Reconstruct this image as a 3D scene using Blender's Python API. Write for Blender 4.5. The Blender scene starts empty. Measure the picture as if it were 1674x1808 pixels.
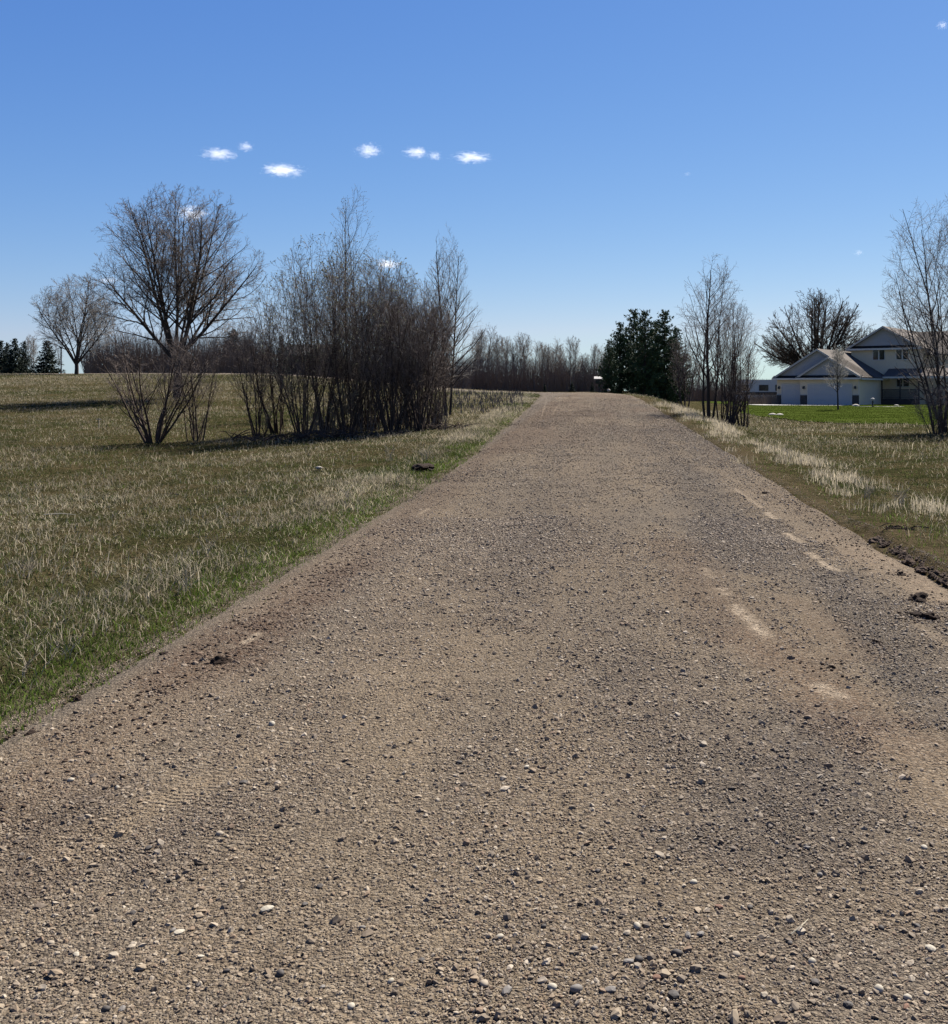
import bpy, math, random
import numpy as np
from mathutils import Vector, Matrix
random.seed(7)
R = math.radians
SC = bpy.context.scene
COL = SC.collection

# ------------------------------------------------------------------ camera
F, CX, CY, HC = 1795.0, 1070.0, 690.0, 1.6      # focal length in photo pixels, vanishing point, eye height
cam = bpy.data.cameras.new('camera')
camo = bpy.data.objects.new('camera', cam); COL.objects.link(camo)
camo.location = (0, 0, HC); camo.rotation_euler = (R(90), 0, 0)
cam.sensor_fit = 'HORIZONTAL'; cam.sensor_width = 36.0; cam.lens = 36.0*F/1674.0
cam.shift_x = -(CX-837.0)/1674.0; cam.shift_y = -(904.0-CY)/1674.0
cam.clip_start = 0.05; cam.clip_end = 12000
SC.camera = camo
# ------------------------------------------------------------------ sky, sun, exposure
SUN_EL, SUN_AZ = 48.0, 30.0                     # azimuth measured from the road direction towards the right
w = bpy.data.worlds.new('World'); SC.world = w; w.use_nodes = True
wn = w.node_tree.nodes; wl = w.node_tree.links
bg = wn['Background']
sky = wn.new('ShaderNodeTexSky'); sky.sky_type = 'NISHITA'; sky.sun_disc = False
sky.sun_elevation = R(SUN_EL); sky.sun_rotation = R(SUN_AZ)
sky.altitude = 300; sky.air_density = 1.0; sky.dust_density = 0.15; sky.ozone_density = 3.5
# the camera's own colour response to the blue sky, per channel
spl = wn.new('ShaderNodeSeparateColor'); cmb = wn.new('ShaderNodeCombineColor'); wl.new(sky.outputs[0], spl.inputs[0])
for ch, (gam, gain) in enumerate(((1.28, 5.13), (.987, 4.17), (.55, 4.23))):
    a = wn.new('ShaderNodeMath'); a.operation = 'MULTIPLY'; a.inputs[1].default_value = .085; wl.new(spl.outputs[ch], a.inputs[0])
    b = wn.new('ShaderNodeMath'); b.operation = 'POWER'; b.inputs[1].default_value = gam; wl.new(a.outputs[0], b.inputs[0])
    c = wn.new('ShaderNodeMath'); c.operation = 'MULTIPLY'; c.inputs[1].default_value = gain; wl.new(b.outputs[0], c.inputs[0]); wl.new(c.outputs[0], cmb.inputs[ch])
cap = wn.new('ShaderNodeMath'); cap.operation = 'MULTIPLY'; cap.inputs[1].default_value = .80; wl.new(cmb.inputs[1].links[0].from_socket, cap.inputs[0])
mn = wn.new('ShaderNodeMath'); mn.operation = 'MINIMUM'; wl.new(cmb.inputs[0].links[0].from_socket, mn.inputs[0]); wl.new(cap.outputs[0], mn.inputs[1]); wl.new(mn.outputs[0], cmb.inputs[0])
wl.new(cmb.outputs[0], bg.inputs[0]); bg.inputs[1].default_value = 0.085
sl = bpy.data.lights.new('sun', 'SUN'); sl.energy = 5.0; sl.angle = R(0.5); sl.color = (1.0, 0.955, 0.89)
so = bpy.data.objects.new('sun', sl); COL.objects.link(so)
sd = Vector((math.sin(R(SUN_AZ))*math.cos(R(SUN_EL)), math.cos(R(SUN_AZ))*math.cos(R(SUN_EL)), math.sin(R(SUN_EL))))
so.rotation_euler = sd.to_track_quat('Z', 'Y').to_euler(); so.location = (0, 0, 60)
SC.view_settings.view_transform = 'Standard'; SC.view_settings.look = 'None'
SC.view_settings.gamma = 1.0; SC.view_settings.use_curve_mapping = False
SC.view_settings.exposure = 1.50
SC.render.engine = 'CYCLES'

# ------------------------------------------------------------------ helpers
def px(x, y, d):
    return Vector(((x-CX)/F*d, d, HC-(y-CY)/F*d))
def lat(x, d): return (x-CX)/F*d
def tag(o, label=None, cat=None, group=None, kind=None):
    if label: o['label'] = label
    if cat: o['category'] = cat
    if group: o['group'] = group
    if kind: o['kind'] = kind
    return o
def empty(name, loc, rz=0):
    o = bpy.data.objects.new(name, None); COL.objects.link(o)
    o.location = loc; o.rotation_euler = (0, 0, rz); o.empty_display_size = 0.3
    return o
def link(name, me, mat=None, parent=None):
    o = bpy.data.objects.new(name, me); COL.objects.link(o)
    if mat and len(me.materials) == 0: me.materials.append(mat)
    if parent: o.parent = parent
    return o
def np_mesh(name, V, faces_flat, sizes, mat=None, cols=None, smooth=False):
    me = bpy.data.meshes.new(name)
    V = np.ascontiguousarray(V, dtype=np.float32); nf = len(sizes)
    me.vertices.add(len(V)); me.vertices.foreach_set('co', V.ravel())
    me.loops.add(len(faces_flat)); me.loops.foreach_set('vertex_index', np.ascontiguousarray(faces_flat, dtype=np.int32))
    me.polygons.add(nf)
    st = np.concatenate([[0], np.cumsum(sizes)[:-1]]).astype(np.int32)
    me.polygons.foreach_set('loop_start', st); me.polygons.foreach_set('loop_total', np.ascontiguousarray(sizes, dtype=np.int32))
    if smooth: me.polygons.foreach_set('use_smooth', np.ones(nf, dtype=bool))
    me.update(calc_edges=True)
    if cols is not None:
        a = me.color_attributes.new('tint', 'FLOAT_COLOR', 'POINT')
        c = np.ones((len(V), 4), dtype=np.float32); c[:, :3] = cols
        a.data.foreach_set('color', c.ravel())
    if mat: me.materials.append(mat)
    return me
class MB:
    """collects convex pieces into one mesh"""
    def __init__(s): s.v = []; s.f = []
    def add(s, vs, fs):
        b = len(s.v); s.v += [tuple(v) for v in vs]; s.f += [tuple(i+b for i in f) for f in fs]; return s
    def box(s, x0, x1, y0, y1, z0, z1):
        v = [(x0,y0,z0),(x1,y0,z0),(x1,y1,z0),(x0,y1,z0),(x0,y0,z1),(x1,y0,z1),(x1,y1,z1),(x0,y1,z1)]
        return s.add(v, [(0,3,2,1),(4,5,6,7),(0,1,5,4),(1,2,6,5),(2,3,7,6),(3,0,4,7)])
    def prism(s, poly, y0, y1):
        """poly of (x,z) seen from -y, extruded from y0 to y1"""
        n = len(poly); v = [(x, y0, z) for x, z in poly]+[(x, y1, z) for x, z in poly]
        f = [tuple(range(n)), tuple(range(2*n-1, n-1, -1))]+[(i, i+n, (i+1) % n+n, (i+1) % n) for i in range(n)]
        return s.add(v, f)
    def slab(s, quad, t):
        """a sheet of four points given thickness t straight down"""
        v = [tuple(q) for q in quad]+[(q[0], q[1], q[2]-t) for q in quad]
        return s.add(v, [(0,1,2,3),(7,6,5,4),(0,4,5,1),(1,5,6,2),(2,6,7,3),(3,7,4,0)])
    def tube(s, pts, rad, k=6):
        pts = [Vector(p) for p in pts]; n = len(pts)
        if not hasattr(rad, '__len__'): rad = [rad]*n
        vs = []
        for i, p in enumerate(pts):
            t = (pts[min(i+1, n-1)]-pts[max(i-1, 0)]).normalized()
            a = t.cross(Vector((1, 0, 0)) if abs(t.x) < 0.8 else Vector((0, 1, 0))).normalized(); b = t.cross(a)
            for j in range(k):
                th = 2*math.pi*j/k; vs.append(p+(a*math.cos(th)+b*math.sin(th))*rad[i])
        fs = [(i*k+j, i*k+(j+1) % k, (i+1)*k+(j+1) % k, (i+1)*k+j) for i in range(n-1) for j in range(k)]
        fs += [tuple(range(k-1, -1, -1)), tuple(range((n-1)*k, n*k))]
        return s.add(vs, fs)
    def build(s, name, mat, parent=None, smooth=False):
        me = bpy.data.meshes.new(name); me.from_pydata(s.v, [], s.f); me.validate(); me.update()
        import bmesh
        bm = bmesh.new(); bm.from_mesh(me); bmesh.ops.recalc_face_normals(bm, faces=bm.faces); bm.to_mesh(me); bm.free()
        if smooth:
            for p in me.polygons: p.use_smooth = True
        return link(name, me, mat, parent)
def copy_tree(o, parent=None, mat=None):
    c = o.copy(); COL.objects.link(c); c.parent = parent
    for ch in list(o.children): copy_tree(ch, c)
    return c

# numpy noise
def vnoise(x, y, seed=0):
    x = np.asarray(x, dtype=float); y = np.asarray(y, dtype=float)
    xi = np.floor(x).astype(np.int64); yi = np.floor(y).astype(np.int64); fx = x-xi; fy = y-yi
    fx = fx*fx*(3-2*fx); fy = fy*fy*(3-2*fy)
    def h(a, b):
        n = (a*374761393+b*668265263+seed*974634777) & 0xffffffff
        n = ((n ^ (n >> 13))*1274126177) & 0xffffffff
        return ((n ^ (n >> 16)) & 0xffff)/65535.0
    return (h(xi, yi)*(1-fx)+h(xi+1, yi)*fx)*(1-fy)+(h(xi, yi+1)*(1-fx)+h(xi+1, yi+1)*fx)*fy
def fbm(x, y, seed=0, o=3):
    s = 0; a = 0.5; t = 0
    for i in range(o):
        s = s+a*vnoise(x*2**i, y*2**i, seed+i*17); t += a; a *= 0.5
    return s/t
def sst(a, b, x):
    t = np.clip((x-a)/(b-a), 0, 1); return t*t*(3-2*t)

# ------------------------------------------------------------------ the lie of the land
PY = [-20, 6, 11, 15, 21, 27, 33, 40, 50, 58, 63, 70, 80, 90, 100, 120, 200, 3000]
PZ = [0, 0, .05, .11, .23, .40, .56, .76, 1.07, 1.28, 1.36, 1.40, 1.385, 1.41, 1.45, 1.47, 1.3, 1.0]
LY = [-20, 10, 22, 30, 40, 50, 60, 70, 80, 90, 100, 110, 200, 400, 3000]
LZ = [0, -.05, -.03, .06, .42, .92, 1.5, 2.08, 2.6, 3.0, 3.22, 3.25, 3.0, 1.0, 1.0]
CYY = [-20, 20, 30, 45, 60, 72, 82]; CXX = [0, 0, -.2, -.6, -1.1, -2.0, -4.5]
def smooth_interp(y, A, B):
    return (np.interp(y-1.5, A, B)+np.interp(y+1.5, A, B)+np.interp(y, A, B))/3.0
def ctr(y): return np.interp(y, CYY, CXX)
def edgeL(y): return ctr(y)-2.80+0.14*(fbm(y*0.9, y*0+3, 5)-.5)*2
def edgeR(y): return ctr(y)+2.72+0.10*(fbm(y*0.8, y*0+9, 8)-.5)*2
PATH = [(-2.0, 72), (-3.2, 78), (-5.6, 84), (-9.5, 89.5), (-16, 94), (-26, 97.5), (-40, 100), (-70, 103), (-140, 106)]
def H(x, y):
    x = np.asarray(x, dtype=float); y = np.asarray(y, dtype=float)
    P = smooth_interp(y, PY, PZ); L = smooth_interp(y, LY, LZ)
    tl = sst(2.9, 6.5+.24*np.clip(y, 0, 400), -x+ctr(y))
    tr = sst(2.8, 6.0+.035*np.clip(y, 0, 400), x-ctr(y))
    Rz = 0.10-0.16*np.exp(-((x-4.6)/1.2)**2)*sst(8, 16, y)+0*y
    Rz = np.where(y > 200, np.interp(y, [200, 400], [0.1, 1.0]), Rz)
    z = P+(L-P)*tl; z = z+(Rz-z)*tr*(x > ctr(y))
    off = np.maximum(sst(2.9, 4.2, np.abs(x-ctr(y))), 0)*(1+0*y)
    z = z+off*(0.10*(fbm(x*.55, y*.55, 21)-.5)+0.05*(fbm(x*2.3, y*2.3, 31, 2)-.5)*(y < 60)+0.25*(fbm(x*.07, y*.07, 41, 2)-.5)*sst(20, 60, np.abs(x))*(x < 0))
    z = z-0.07*np.exp(-((x+3.1)/.28)**2)*(y < 60)*0.4
    # torn turf lip along the right edge close by
    lip = sst(2.78, 2.90, x)*sst(13.0, 10.5, y)*(x < 9)
    z = z+0.09*lip*(1-0.55*sst(3.1, 5.5, x))
    return z
def Hs(x, y): return float(H(np.array([x]), np.array([y]))[0])

# ------------------------------------------------------------------ node material helper
class NM:
    def __init__(s, name, rough=.9, spec=.2):
        s.m = bpy.data.materials.new(name); s.m.use_nodes = True; s.t = s.m.node_tree
        s.b = s.t.nodes['Principled BSDF']; s.b.inputs['Roughness'].default_value = rough
        s.b.inputs['Specular IOR Level'].default_value = spec
    def n(s, ty, **kw):
        nd = s.t.nodes.new(ty)
        for k, v in kw.items(): setattr(nd, k, v)
        return nd
    def lk(s, a, b): s.t.links.new(a, b)
    def put(s, sock, v):
        if isinstance(v, bpy.types.NodeSocket): s.lk(v, sock)
        elif hasattr(v, '__len__') and sock.type == 'RGBA' and len(v) == 3: sock.default_value = (*v, 1)
        else: sock.default_value = v
    def pos(s): return s.n('ShaderNodeNewGeometry').outputs['Position']
    def obj(s): return s.n('ShaderNodeTexCoord').outputs['Object']
    def mapv(s, v, scale=(1,1,1), loc=(0,0,0), rot=(0,0,0)):
        m = s.n('ShaderNodeMapping'); s.lk(v, m.inputs[0]); m.inputs['Scale'].default_value = scale
        m.inputs['Location'].default_value = loc; m.inputs['Rotation'].default_value = rot; return m.outputs[0]
    def noise(s, v, scale, det=4, rough=.6, dist=0):
        n = s.n('ShaderNodeTexNoise'); s.lk(v, n.inputs['Vector']); n.inputs['Scale'].default_value = scale
        n.inputs['Detail'].default_value = det; n.inputs['Roughness'].default_value = rough; n.inputs['Distortion'].default_value = dist
        return n.outputs[0]
    def vor(s, v, scale, feat='F1', rnd=1.0):
        n = s.n('ShaderNodeTexVoronoi', feature=feat); s.lk(v, n.inputs['Vector']); n.inputs['Scale'].default_value = scale
        n.inputs['Randomness'].default_value = rnd
        return n
    def math(s, op, a, b=0.0, c=0.0, clamp=False):
        n = s.n('ShaderNodeMath', operation=op, use_clamp=clamp)
        s.put(n.inputs[0], a); s.put(n.inputs[1], b)
        if op in ('MULTIPLY_ADD', 'SMOOTH_MIN'): s.put(n.inputs[2], c)
        return n.outputs[0]
    def ss(s, v, a, b, lo=0.0, hi=1.0):
        n = s.n('ShaderNodeMapRange', interpolation_type='SMOOTHSTEP'); s.put(n.inputs[0], v)
        n.inputs[1].default_value = a; n.inputs[2].default_value = b; n.inputs[3].default_value = lo; n.inputs[4].default_value = hi
        return n.outputs[0]
    def mix(s, f, a, b, bt='MIX'):
        n = s.n('ShaderNodeMix', data_type='RGBA', blend_type=bt); s.put(n.inputs[0], f); s.put(n.inputs[6], a); s.put(n.inputs[7], b)
        return n.outputs[2]
    def sep(s, v):
        n = s.n('ShaderNodeSeparateXYZ'); s.lk(v, n.inputs[0]); return n.outputs
    def bump(s, h, strength=.5, dist=.01, normal=None):
        n = s.n('ShaderNodeBump'); s.put(n.inputs['Height'], h); n.inputs['Strength'].default_value = strength
        n.inputs['Distance'].default_value = dist
        if normal: s.lk(normal, n.inputs['Normal'])
        return n.outputs[0]
    def col(s, c): s.put(s.b.inputs['Base Color'], c); return s
    def nor(s, v): s.lk(v, s.b.inputs['Normal']); return s
def plain(name, c, rough=.8, spec=.2, var=.25, scale=3.0, metal=0, bump=0):
    m = NM(name, rough, spec); o = m.obj(); n = m.noise(o, scale, 5)
    lo = tuple(k*(1-var) for k in c); hi = tuple(min(1, k*(1+var)) for k in c)
    m.col(m.mix(n, lo, hi)); m.b.inputs['Metallic'].default_value = metal
    if bump: m.nor(m.bump(m.noise(o, scale*6, 4), .6, bump))
    return m.m

# ---- ground material
def mat_field():
    m = NM('field_turf', 1.0, .0); p = m.pos(); xyz = m.sep(p); X_ = xyz[0]
    big = m.noise(p, .12, 4); mid = m.noise(p, .9, 5, .65); fine = m.noise(p, 22, 5, .7)
    c = m.mix(m.ss(mid, .38, .62), (.050, .056, .022), (.120, .098, .052))
    c = m.mix(m.math('MULTIPLY', m.ss(big, .42, .62), .55), c, (.135, .105, .058))
    c = m.mix(m.math('MULTIPLY', m.ss(m.noise(p, 2.2, 4), .55, .75), .7), c, (.045, .062, .022))
    st = m.noise(m.mapv(p, (3, 9, 3)), 6, 4, .7)
    c = m.mix(m.math('MULTIPLY', m.ss(st, .52, .72), .6), c, (.20, .165, .10))
    c = m.mix(m.math('MULTIPLY', m.ss(fine, .5, .3), .7), c, (.025, .022, .014))
    c = m.mix(m.math('MULTIPLY', m.ss(m.noise(p, 9, 5, .75), .48, .36), .7), c, (.018, .018, .009))
    bank = m.math('MULTIPLY', m.math('MULTIPLY', m.ss(X_, 3.75, 2.9), m.ss(X_, 1.0, 2.0)), m.ss(m.noise(p, 1.7, 5, .7), .36, .56))
    c = m.mix(m.math('MULTIPLY', bank, .6), c, (.17, .130, .085))
    lb = m.math('MULTIPLY', m.math('MULTIPLY', m.ss(X_, -3.3, -2.95), m.ss(X_, -1.0, -2.0)), m.ss(m.noise(p, 2.5, 5, .7), .40, .56)); c = m.mix(lb, c, (.21, .175, .13))
    c = m.mix(1.0, c, (.64, .625, .585), 'MULTIPLY')
    m.col(c); m.nor(m.bump(m.math('ADD', fine, m.math('MULTIPLY', m.noise(p, 7, 5, .75), 3.0)), 1.0, .09))
    return m.m
def zones(m, p, c):
    X, Y, Z = m.sep(p)
    # tracts of brown, grey and sandy dirt left by grading
    wz = m.math('MULTIPLY_ADD', m.noise(p, 1.6, 5, .65), .7, -.35); grain = m.noise(p, 7, 5, .7)
    for (x0, y0), (x1, y1), wd, st, zc_, dn_ in ZONE:
        L2 = (x1-x0)**2+(y1-y0)**2+1e-6
        ax = m.math('SUBTRACT', X, x0); ay = m.math('SUBTRACT', Y, y0)
        t = m.math('ADD', m.math('MULTIPLY', ax, (x1-x0)/L2), m.math('MULTIPLY', ay, (y1-y0)/L2), clamp=True)
        ex = m.math('SUBTRACT', ax, m.math('MULTIPLY', t, x1-x0)); ey = m.math('SUBTRACT', ay, m.math('MULTIPLY', t, y1-y0))
        e = m.math('ADD', m.math('SQRT', m.math('ADD', m.math('MULTIPLY', ex, ex), m.math('MULTIPLY', ey, ey))), wz)
        f = m.math('MULTIPLY', m.ss(e, wd*2.1, wd*.3), m.ss(grain, .30, .58, .45*st, st)); c = m.mix(f, c, zc_)
    return c
def mat_road():
    m = NM('gravel_dirt', 1.0, .03); p = m.pos(); X, Y, Z = m.sep(p)
    big = m.noise(m.mapv(p, (1.0, .22, 1)), 1.1, 5, .6); mid = m.noise(m.mapv(p, (1, .5, 1)), 3.2, 5, .65); fine = m.noise(p, 30, 5, .7)
    c = m.mix(m.ss(big, .38, .64), (.245, .198, .140), (.180, .152, .116))
    # grey loose stone windrows near the right side and middle
    gr = m.math('MULTIPLY', m.ss(m.noise(m.mapv(p, (1, .3, 1), (4, 2, 0)), 1.0, 4), .50, .62), m.ss(X, -.4, .6))
    c = m.mix(m.math('MULTIPLY', gr, .6), c, (.140, .128, .112))
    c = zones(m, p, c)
    # far reddish brown damp patches on the rise
    far = m.math('MULTIPLY', m.ss(Y, 16, 34), m.ss(m.noise(m.mapv(p, (1, .15, 1), (1, 1, 0)), 1.3, 3), .40, .62))
    c = m.mix(m.math('MULTIPLY', far, .75), c, (.135, .092, .064))
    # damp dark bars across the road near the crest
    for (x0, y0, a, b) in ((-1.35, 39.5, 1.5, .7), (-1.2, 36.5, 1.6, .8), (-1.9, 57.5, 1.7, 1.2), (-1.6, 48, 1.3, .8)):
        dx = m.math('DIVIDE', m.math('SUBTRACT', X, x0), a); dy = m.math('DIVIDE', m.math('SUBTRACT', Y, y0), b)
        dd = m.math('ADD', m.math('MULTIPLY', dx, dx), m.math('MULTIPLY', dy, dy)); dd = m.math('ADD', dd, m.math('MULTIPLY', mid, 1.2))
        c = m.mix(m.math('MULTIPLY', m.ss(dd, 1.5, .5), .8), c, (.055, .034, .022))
    # pale wheel-polished dashes and sand smears
    wobx = m.math('MULTIPLY_ADD', m.noise(p, 7.0, 4), .30, -.15)
    for (x0, y0), (x1, y1), wd, st in DASH:
        L2 = (x1-x0)**2+(y1-y0)**2+1e-6
        ax = m.math('SUBTRACT', m.math('ADD', X, m.math('MULTIPLY', wobx, wd*8)), x0); ay = m.math('SUBTRACT', Y, y0)
        t = m.math('ADD', m.math('MULTIPLY', ax, (x1-x0)/L2), m.math('MULTIPLY', ay, (y1-y0)/L2), clamp=True)
        ex = m.math('SUBTRACT', ax, m.math('MULTIPLY', t, x1-x0)); ey = m.math('SUBTRACT', ay, m.math('MULTIPLY', t, y1-y0))
        e = m.math('SQRT', m.math('ADD', m.math('MULTIPLY', ex, ex), m.math('MULTIPLY', ey, ey)))
        f = m.math('MULTIPLY', m.ss(e, wd*1.7, wd*.1), m.math('MULTIPLY', m.ss(m.math('ADD', m.noise(p, 9, 4, .7), m.math('MULTIPLY', fine, .5)), .56, .80), st))
        c = m.mix(f, c, (.54, .455, .345))
    # shoulder: bluish grey fines
    sh = m.ss(m.math('ABSOLUTE', m.math('ADD', X, m.math('MULTIPLY', mid, .2))), 2.45, 2.75)
    c = m.mix(m.math('MULTIPLY', m.math('MULTIPLY', sh, m.ss(X, 0, -1)), .6), c, (.165, .150, .132))
    # stones pressed into the surface
    v = m.vor(p, 70); vc = m.vor(p, 150)
    vs = m.sep(v.outputs['Color'])
    c = m.mix(m.math('MULTIPLY', m.ss(vs[0], .45, .95), .5), c, (.36, .31, .24))
    vd = m.vor(p, 115); vds = m.sep(vd.outputs['Color'])
    c = m.mix(m.math('MULTIPLY', m.ss(vds[0], .70, .85), .6), c, (.055, .047, .040)); c = m.mix(m.math('MULTIPLY', m.ss(vds[1], .80, .95), .6), c, (.42, .37, .30))
    c = m.mix(m.math('MULTIPLY', m.ss(vs[1], .60, .95), .45), c, (.075, .066, .060))
    c = m.mix(m.math('MULTIPLY', m.ss(fine, .62, .35), .35), c, (.07, .055, .042))
    c = m.mix(m.math('MULTIPLY', m.math('MULTIPLY', m.ss(m.noise(p, 16, 4, .8), .5, .38), m.ss(Y, 10, 26)), .6), c, (.07, .056, .045))
    c = m.mix(1.0, c, (.645, .605, .56), 'MULTIPLY')
    m.col(c)
    h = m.math('ADD', m.math('MULTIPLY', m.math('SUBTRACT', 1.0, v.outputs['Distance']), .5), m.math('MULTIPLY', fine, .8))
    h = m.math('ADD', h, m.math('MULTIPLY', mid, 1.2)); h = m.math('ADD', h, m.math('MULTIPLY', vc.outputs['Distance'], -.3))
    rip = m.math('SINE', m.math('ADD', m.math('MULTIPLY', Y, 190.0), m.math('ADD', m.math('MULTIPLY', X, 60.0), m.math('MULTIPLY', mid, 24.0))))
    rm = m.math('MULTIPLY', m.math('MULTIPLY', m.ss(X, -2.0, -1.6), m.ss(X, -.9, -1.2)), m.math('MULTIPLY', m.ss(Y, 3.0, 3.4), m.ss(Y, 5.2, 4.6)))
    h = m.math('ADD', h, m.math('MULTIPLY', m.math('MULTIPLY', rip, m.math('MULTIPLY', rm, m.ss(m.noise(m.mapv(p, (1, 1, 1), (3, 8, 0)), 3.5, 4, .7), .42, .62))), .22))
    m.nor(m.bump(h, 1.0, .026))
    return m.m
def mat_attr(name, rough=.8, trans=0.0, mul=1.0):
    m = NM(name, 1.0, .0); a = m.n('ShaderNodeAttribute', attribute_name='tint')
    gc = m.mix(1.0, a.outputs['Color'], (.88, .865, .83), 'MULTIPLY'); m.col(gc)
    if trans:
        t = m.n('ShaderNodeBsdfTranslucent'); m.lk(gc, t.inputs[0]); mx = m.n('ShaderNodeMixShader'); mx.inputs[0].default_value = trans
        out = m.t.nodes['Material Output']; m.lk(m.b.outputs[0], mx.inputs[1]); m.lk(t.outputs[0], mx.inputs[2]); m.lk(mx.outputs[0], out.inputs[0])
    return m.m
M_FIELD = mat_field()
M_BLADE = mat_attr('grass_blades', .75, .42)

# ------------------------------------------------------------------ ground and road meshes
def grid_mesh(name, xs, ys, zf, mat, smooth=True):
    X, Y = np.meshgrid(xs, ys); Z = zf(X, Y); nx, ny = len(xs), len(ys)
    V = np.stack([X, Y, Z], -1).reshape(-1, 3)
    i = np.arange(nx-1)[None, :]+np.arange(ny-1)[:, None]*nx
    f = np.stack([i, i+1, i+1+nx, i+nx], -1).reshape(-1)
    return np_mesh(name, V, f, np.full((nx-1)*(ny-1), 4), mat, smooth=smooth)
def geo(a, b, r, s0):
    out = [a]; s = s0
    while out[-1] < b: out.append(out[-1]+s); s *= r
    return out
xr = geo(20, 3200, 1.12, .5)
xs = np.unique(np.round(np.concatenate([np.arange(-20, 20.01, .25), np.arange(-3.4, -2.4, .05), np.arange(2.4, 3.4, .05), np.array(xr), -np.array(xr)]), 4))
ys = np.unique(np.round(np.concatenate([np.arange(-8, 20, .15), np.arange(20, 64, .3), geo(64, 125, 1.0, .6), geo(125, 3600, 1.12, 1)]), 4))
def ground_z(x, y):
    z = H(x, y)
    inside = sst(0, .10, x-edgeL(y))*sst(0, .10, edgeR(y)-x)*(y < 73)
    return z-.07*inside
tag(link('field', grid_mesh('field', xs, ys, ground_z, M_FIELD)), kind='structure')

def road_hit(X, Y):
    d = 1.8
    while d < 72 and HC-(Y-CY)/F*d > float(smooth_interp(np.array(d), PY, PZ))+.04: d += .01 if d < 20 else .05
    return lat(X, d), d
# pale polished dashes and sand smears on the road surface, as (photo ends, half width in metres, strength)
DASH = [(road_hit(*a), road_hit(*b), wd, st) for a, b, wd, st in (((1298, 1068), (1352, 1122), .05, 1.0), ((1243, 1003), (1256, 1018), 0.044, 0.59), ((1272, 1040), (1282, 1049), 0.050, 0.85), ((1445, 1210), (1485, 1232), 0.044, 0.94),
        ((1298, 862), (1345, 895), 0.032, 0.55), ((1355, 904), (1367, 912), 0.050, 1.00), ((1388, 940), (1414, 956), 0.044, 1.00), ((1430, 975), (1444, 984), 0.044, 1.00), ((1452, 989), (1478, 1006), 0.044, 1.00), ((966, 706), (955, 738), .03, .35), ((988, 712), (974, 733), 0.03, .30),
        ((740, 905), (758, 895), 0.03, .6), ((432, 1130), (455, 1114), 0.031, 0.85))]
# broad tracts of road dirt: ends, half width, strength, colour, change in loose stone
ZONE = [(road_hit(*a), road_hit(*b), wd, st, c_, dn_) for a, b, wd, st, c_, dn_ in (
        ((900, 760), (620, 985), .28, .65, (.125, .085, .058), -.1), ((600, 1000), (330, 1190), .24, .90, (.110, .066, .043), .0), ((300, 1200), (0, 1420), .20, .55, (.150, .108, .074), .1),
        ((700, 930), (420, 1080), .12, .5, (.27, .215, .155), -.3), ((420, 1200), (120, 1370), .14, .45, (.26, .205, .150), -.35),
        ((160, 1400), (20, 1560), .13, .7, (.10, .078, .062), .7), ((380, 1420), (260, 1500), .14, .5, (.12, .10, .085), .55), ((330, 1380), (130, 1500), .10, .7, (.31, .25, .175), -.7), ((460, 1330), (330, 1400), .07, .6, (.30, .24, .17), -.6),
        ((1480, 1290), (1340, 1480), .27, .75, (.105, .094, .084), .95), ((1130, 1180), (1200, 1330), .22, .35, (.125, .110, .095), .5), ((1460, 1010), (1600, 1190), .17, .65, (.115, .103, .088), .7), ((1600, 1190), (1674, 1270), .15, .65, (.115, .103, .088), .6),
        ((1180, 960), (1300, 1110), .20, .60, (.150, .102, .070), -.2), ((1330, 1130), (1600, 1320), .17, .65, (.185, .125, .085), -.4), ((1400, 1060), (1520, 1160), .12, .5, (.19, .135, .092), -.35), ((1590, 1320), (1674, 1420), .12, .5, (.30, .235, .165), -.5),
        ((1310, 860), (1440, 950), .10, .4, (.26, .21, .155), -.4), ((1340, 855), (1530, 950), .16, .45, (.17, .125, .085), -.3), ((1530, 965), (1660, 1050), .15, .75, (.36, .285, .205), -.8), ((1450, 935), (1530, 985), .12, .5, (.33, .26, .19), -.6), ((1610, 1090), (1674, 1135), .05, .5, (.36, .29, .21), -.8),
        ((700, 1180), (620, 1800), .16, .45, (.29, .235, .165), -.35), ((480, 1500), (380, 1700), .15, .4, (.27, .215, .150), -.35), ((1030, 1380), (1000, 1560), .12, .35, (.28, .225, .158), -.3), ((1150, 1560), (1550, 1600), .12, .4, (.28, .225, .158), -.35),
        ((980, 800), (900, 1100), .25, .35, (.135, .118, .100), .35), ((1030, 760), (1060, 1000), .22, .3, (.20, .165, .125), -.1), ((1150, 760), (1330, 1000), .25, .35, (.13, .115, .10), .4))]
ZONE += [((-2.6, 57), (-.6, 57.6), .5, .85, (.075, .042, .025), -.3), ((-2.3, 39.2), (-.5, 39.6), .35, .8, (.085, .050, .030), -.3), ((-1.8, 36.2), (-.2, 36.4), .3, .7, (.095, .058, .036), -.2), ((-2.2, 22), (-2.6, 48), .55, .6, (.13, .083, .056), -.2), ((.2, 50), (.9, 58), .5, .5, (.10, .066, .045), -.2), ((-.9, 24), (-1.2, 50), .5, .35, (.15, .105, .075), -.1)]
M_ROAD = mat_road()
# road strip: follows its centre line, then bends away to the left behind the crest
cl = [(float(ctr(np.array([y]))[0]), y) for y in list(np.arange(-6, 14, .2))+list(np.arange(14, 72, .5))]
last = Vector((cl[-1][0], cl[-1][1], 0))
for a, b in zip([cl[-1]]+PATH[1:-1], PATH[1:]):
    for t in np.linspace(0, 1, 9)[1:]: cl.append((a[0]+(b[0]-a[0])*t, a[1]+(b[1]-a[1])*t))
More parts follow.
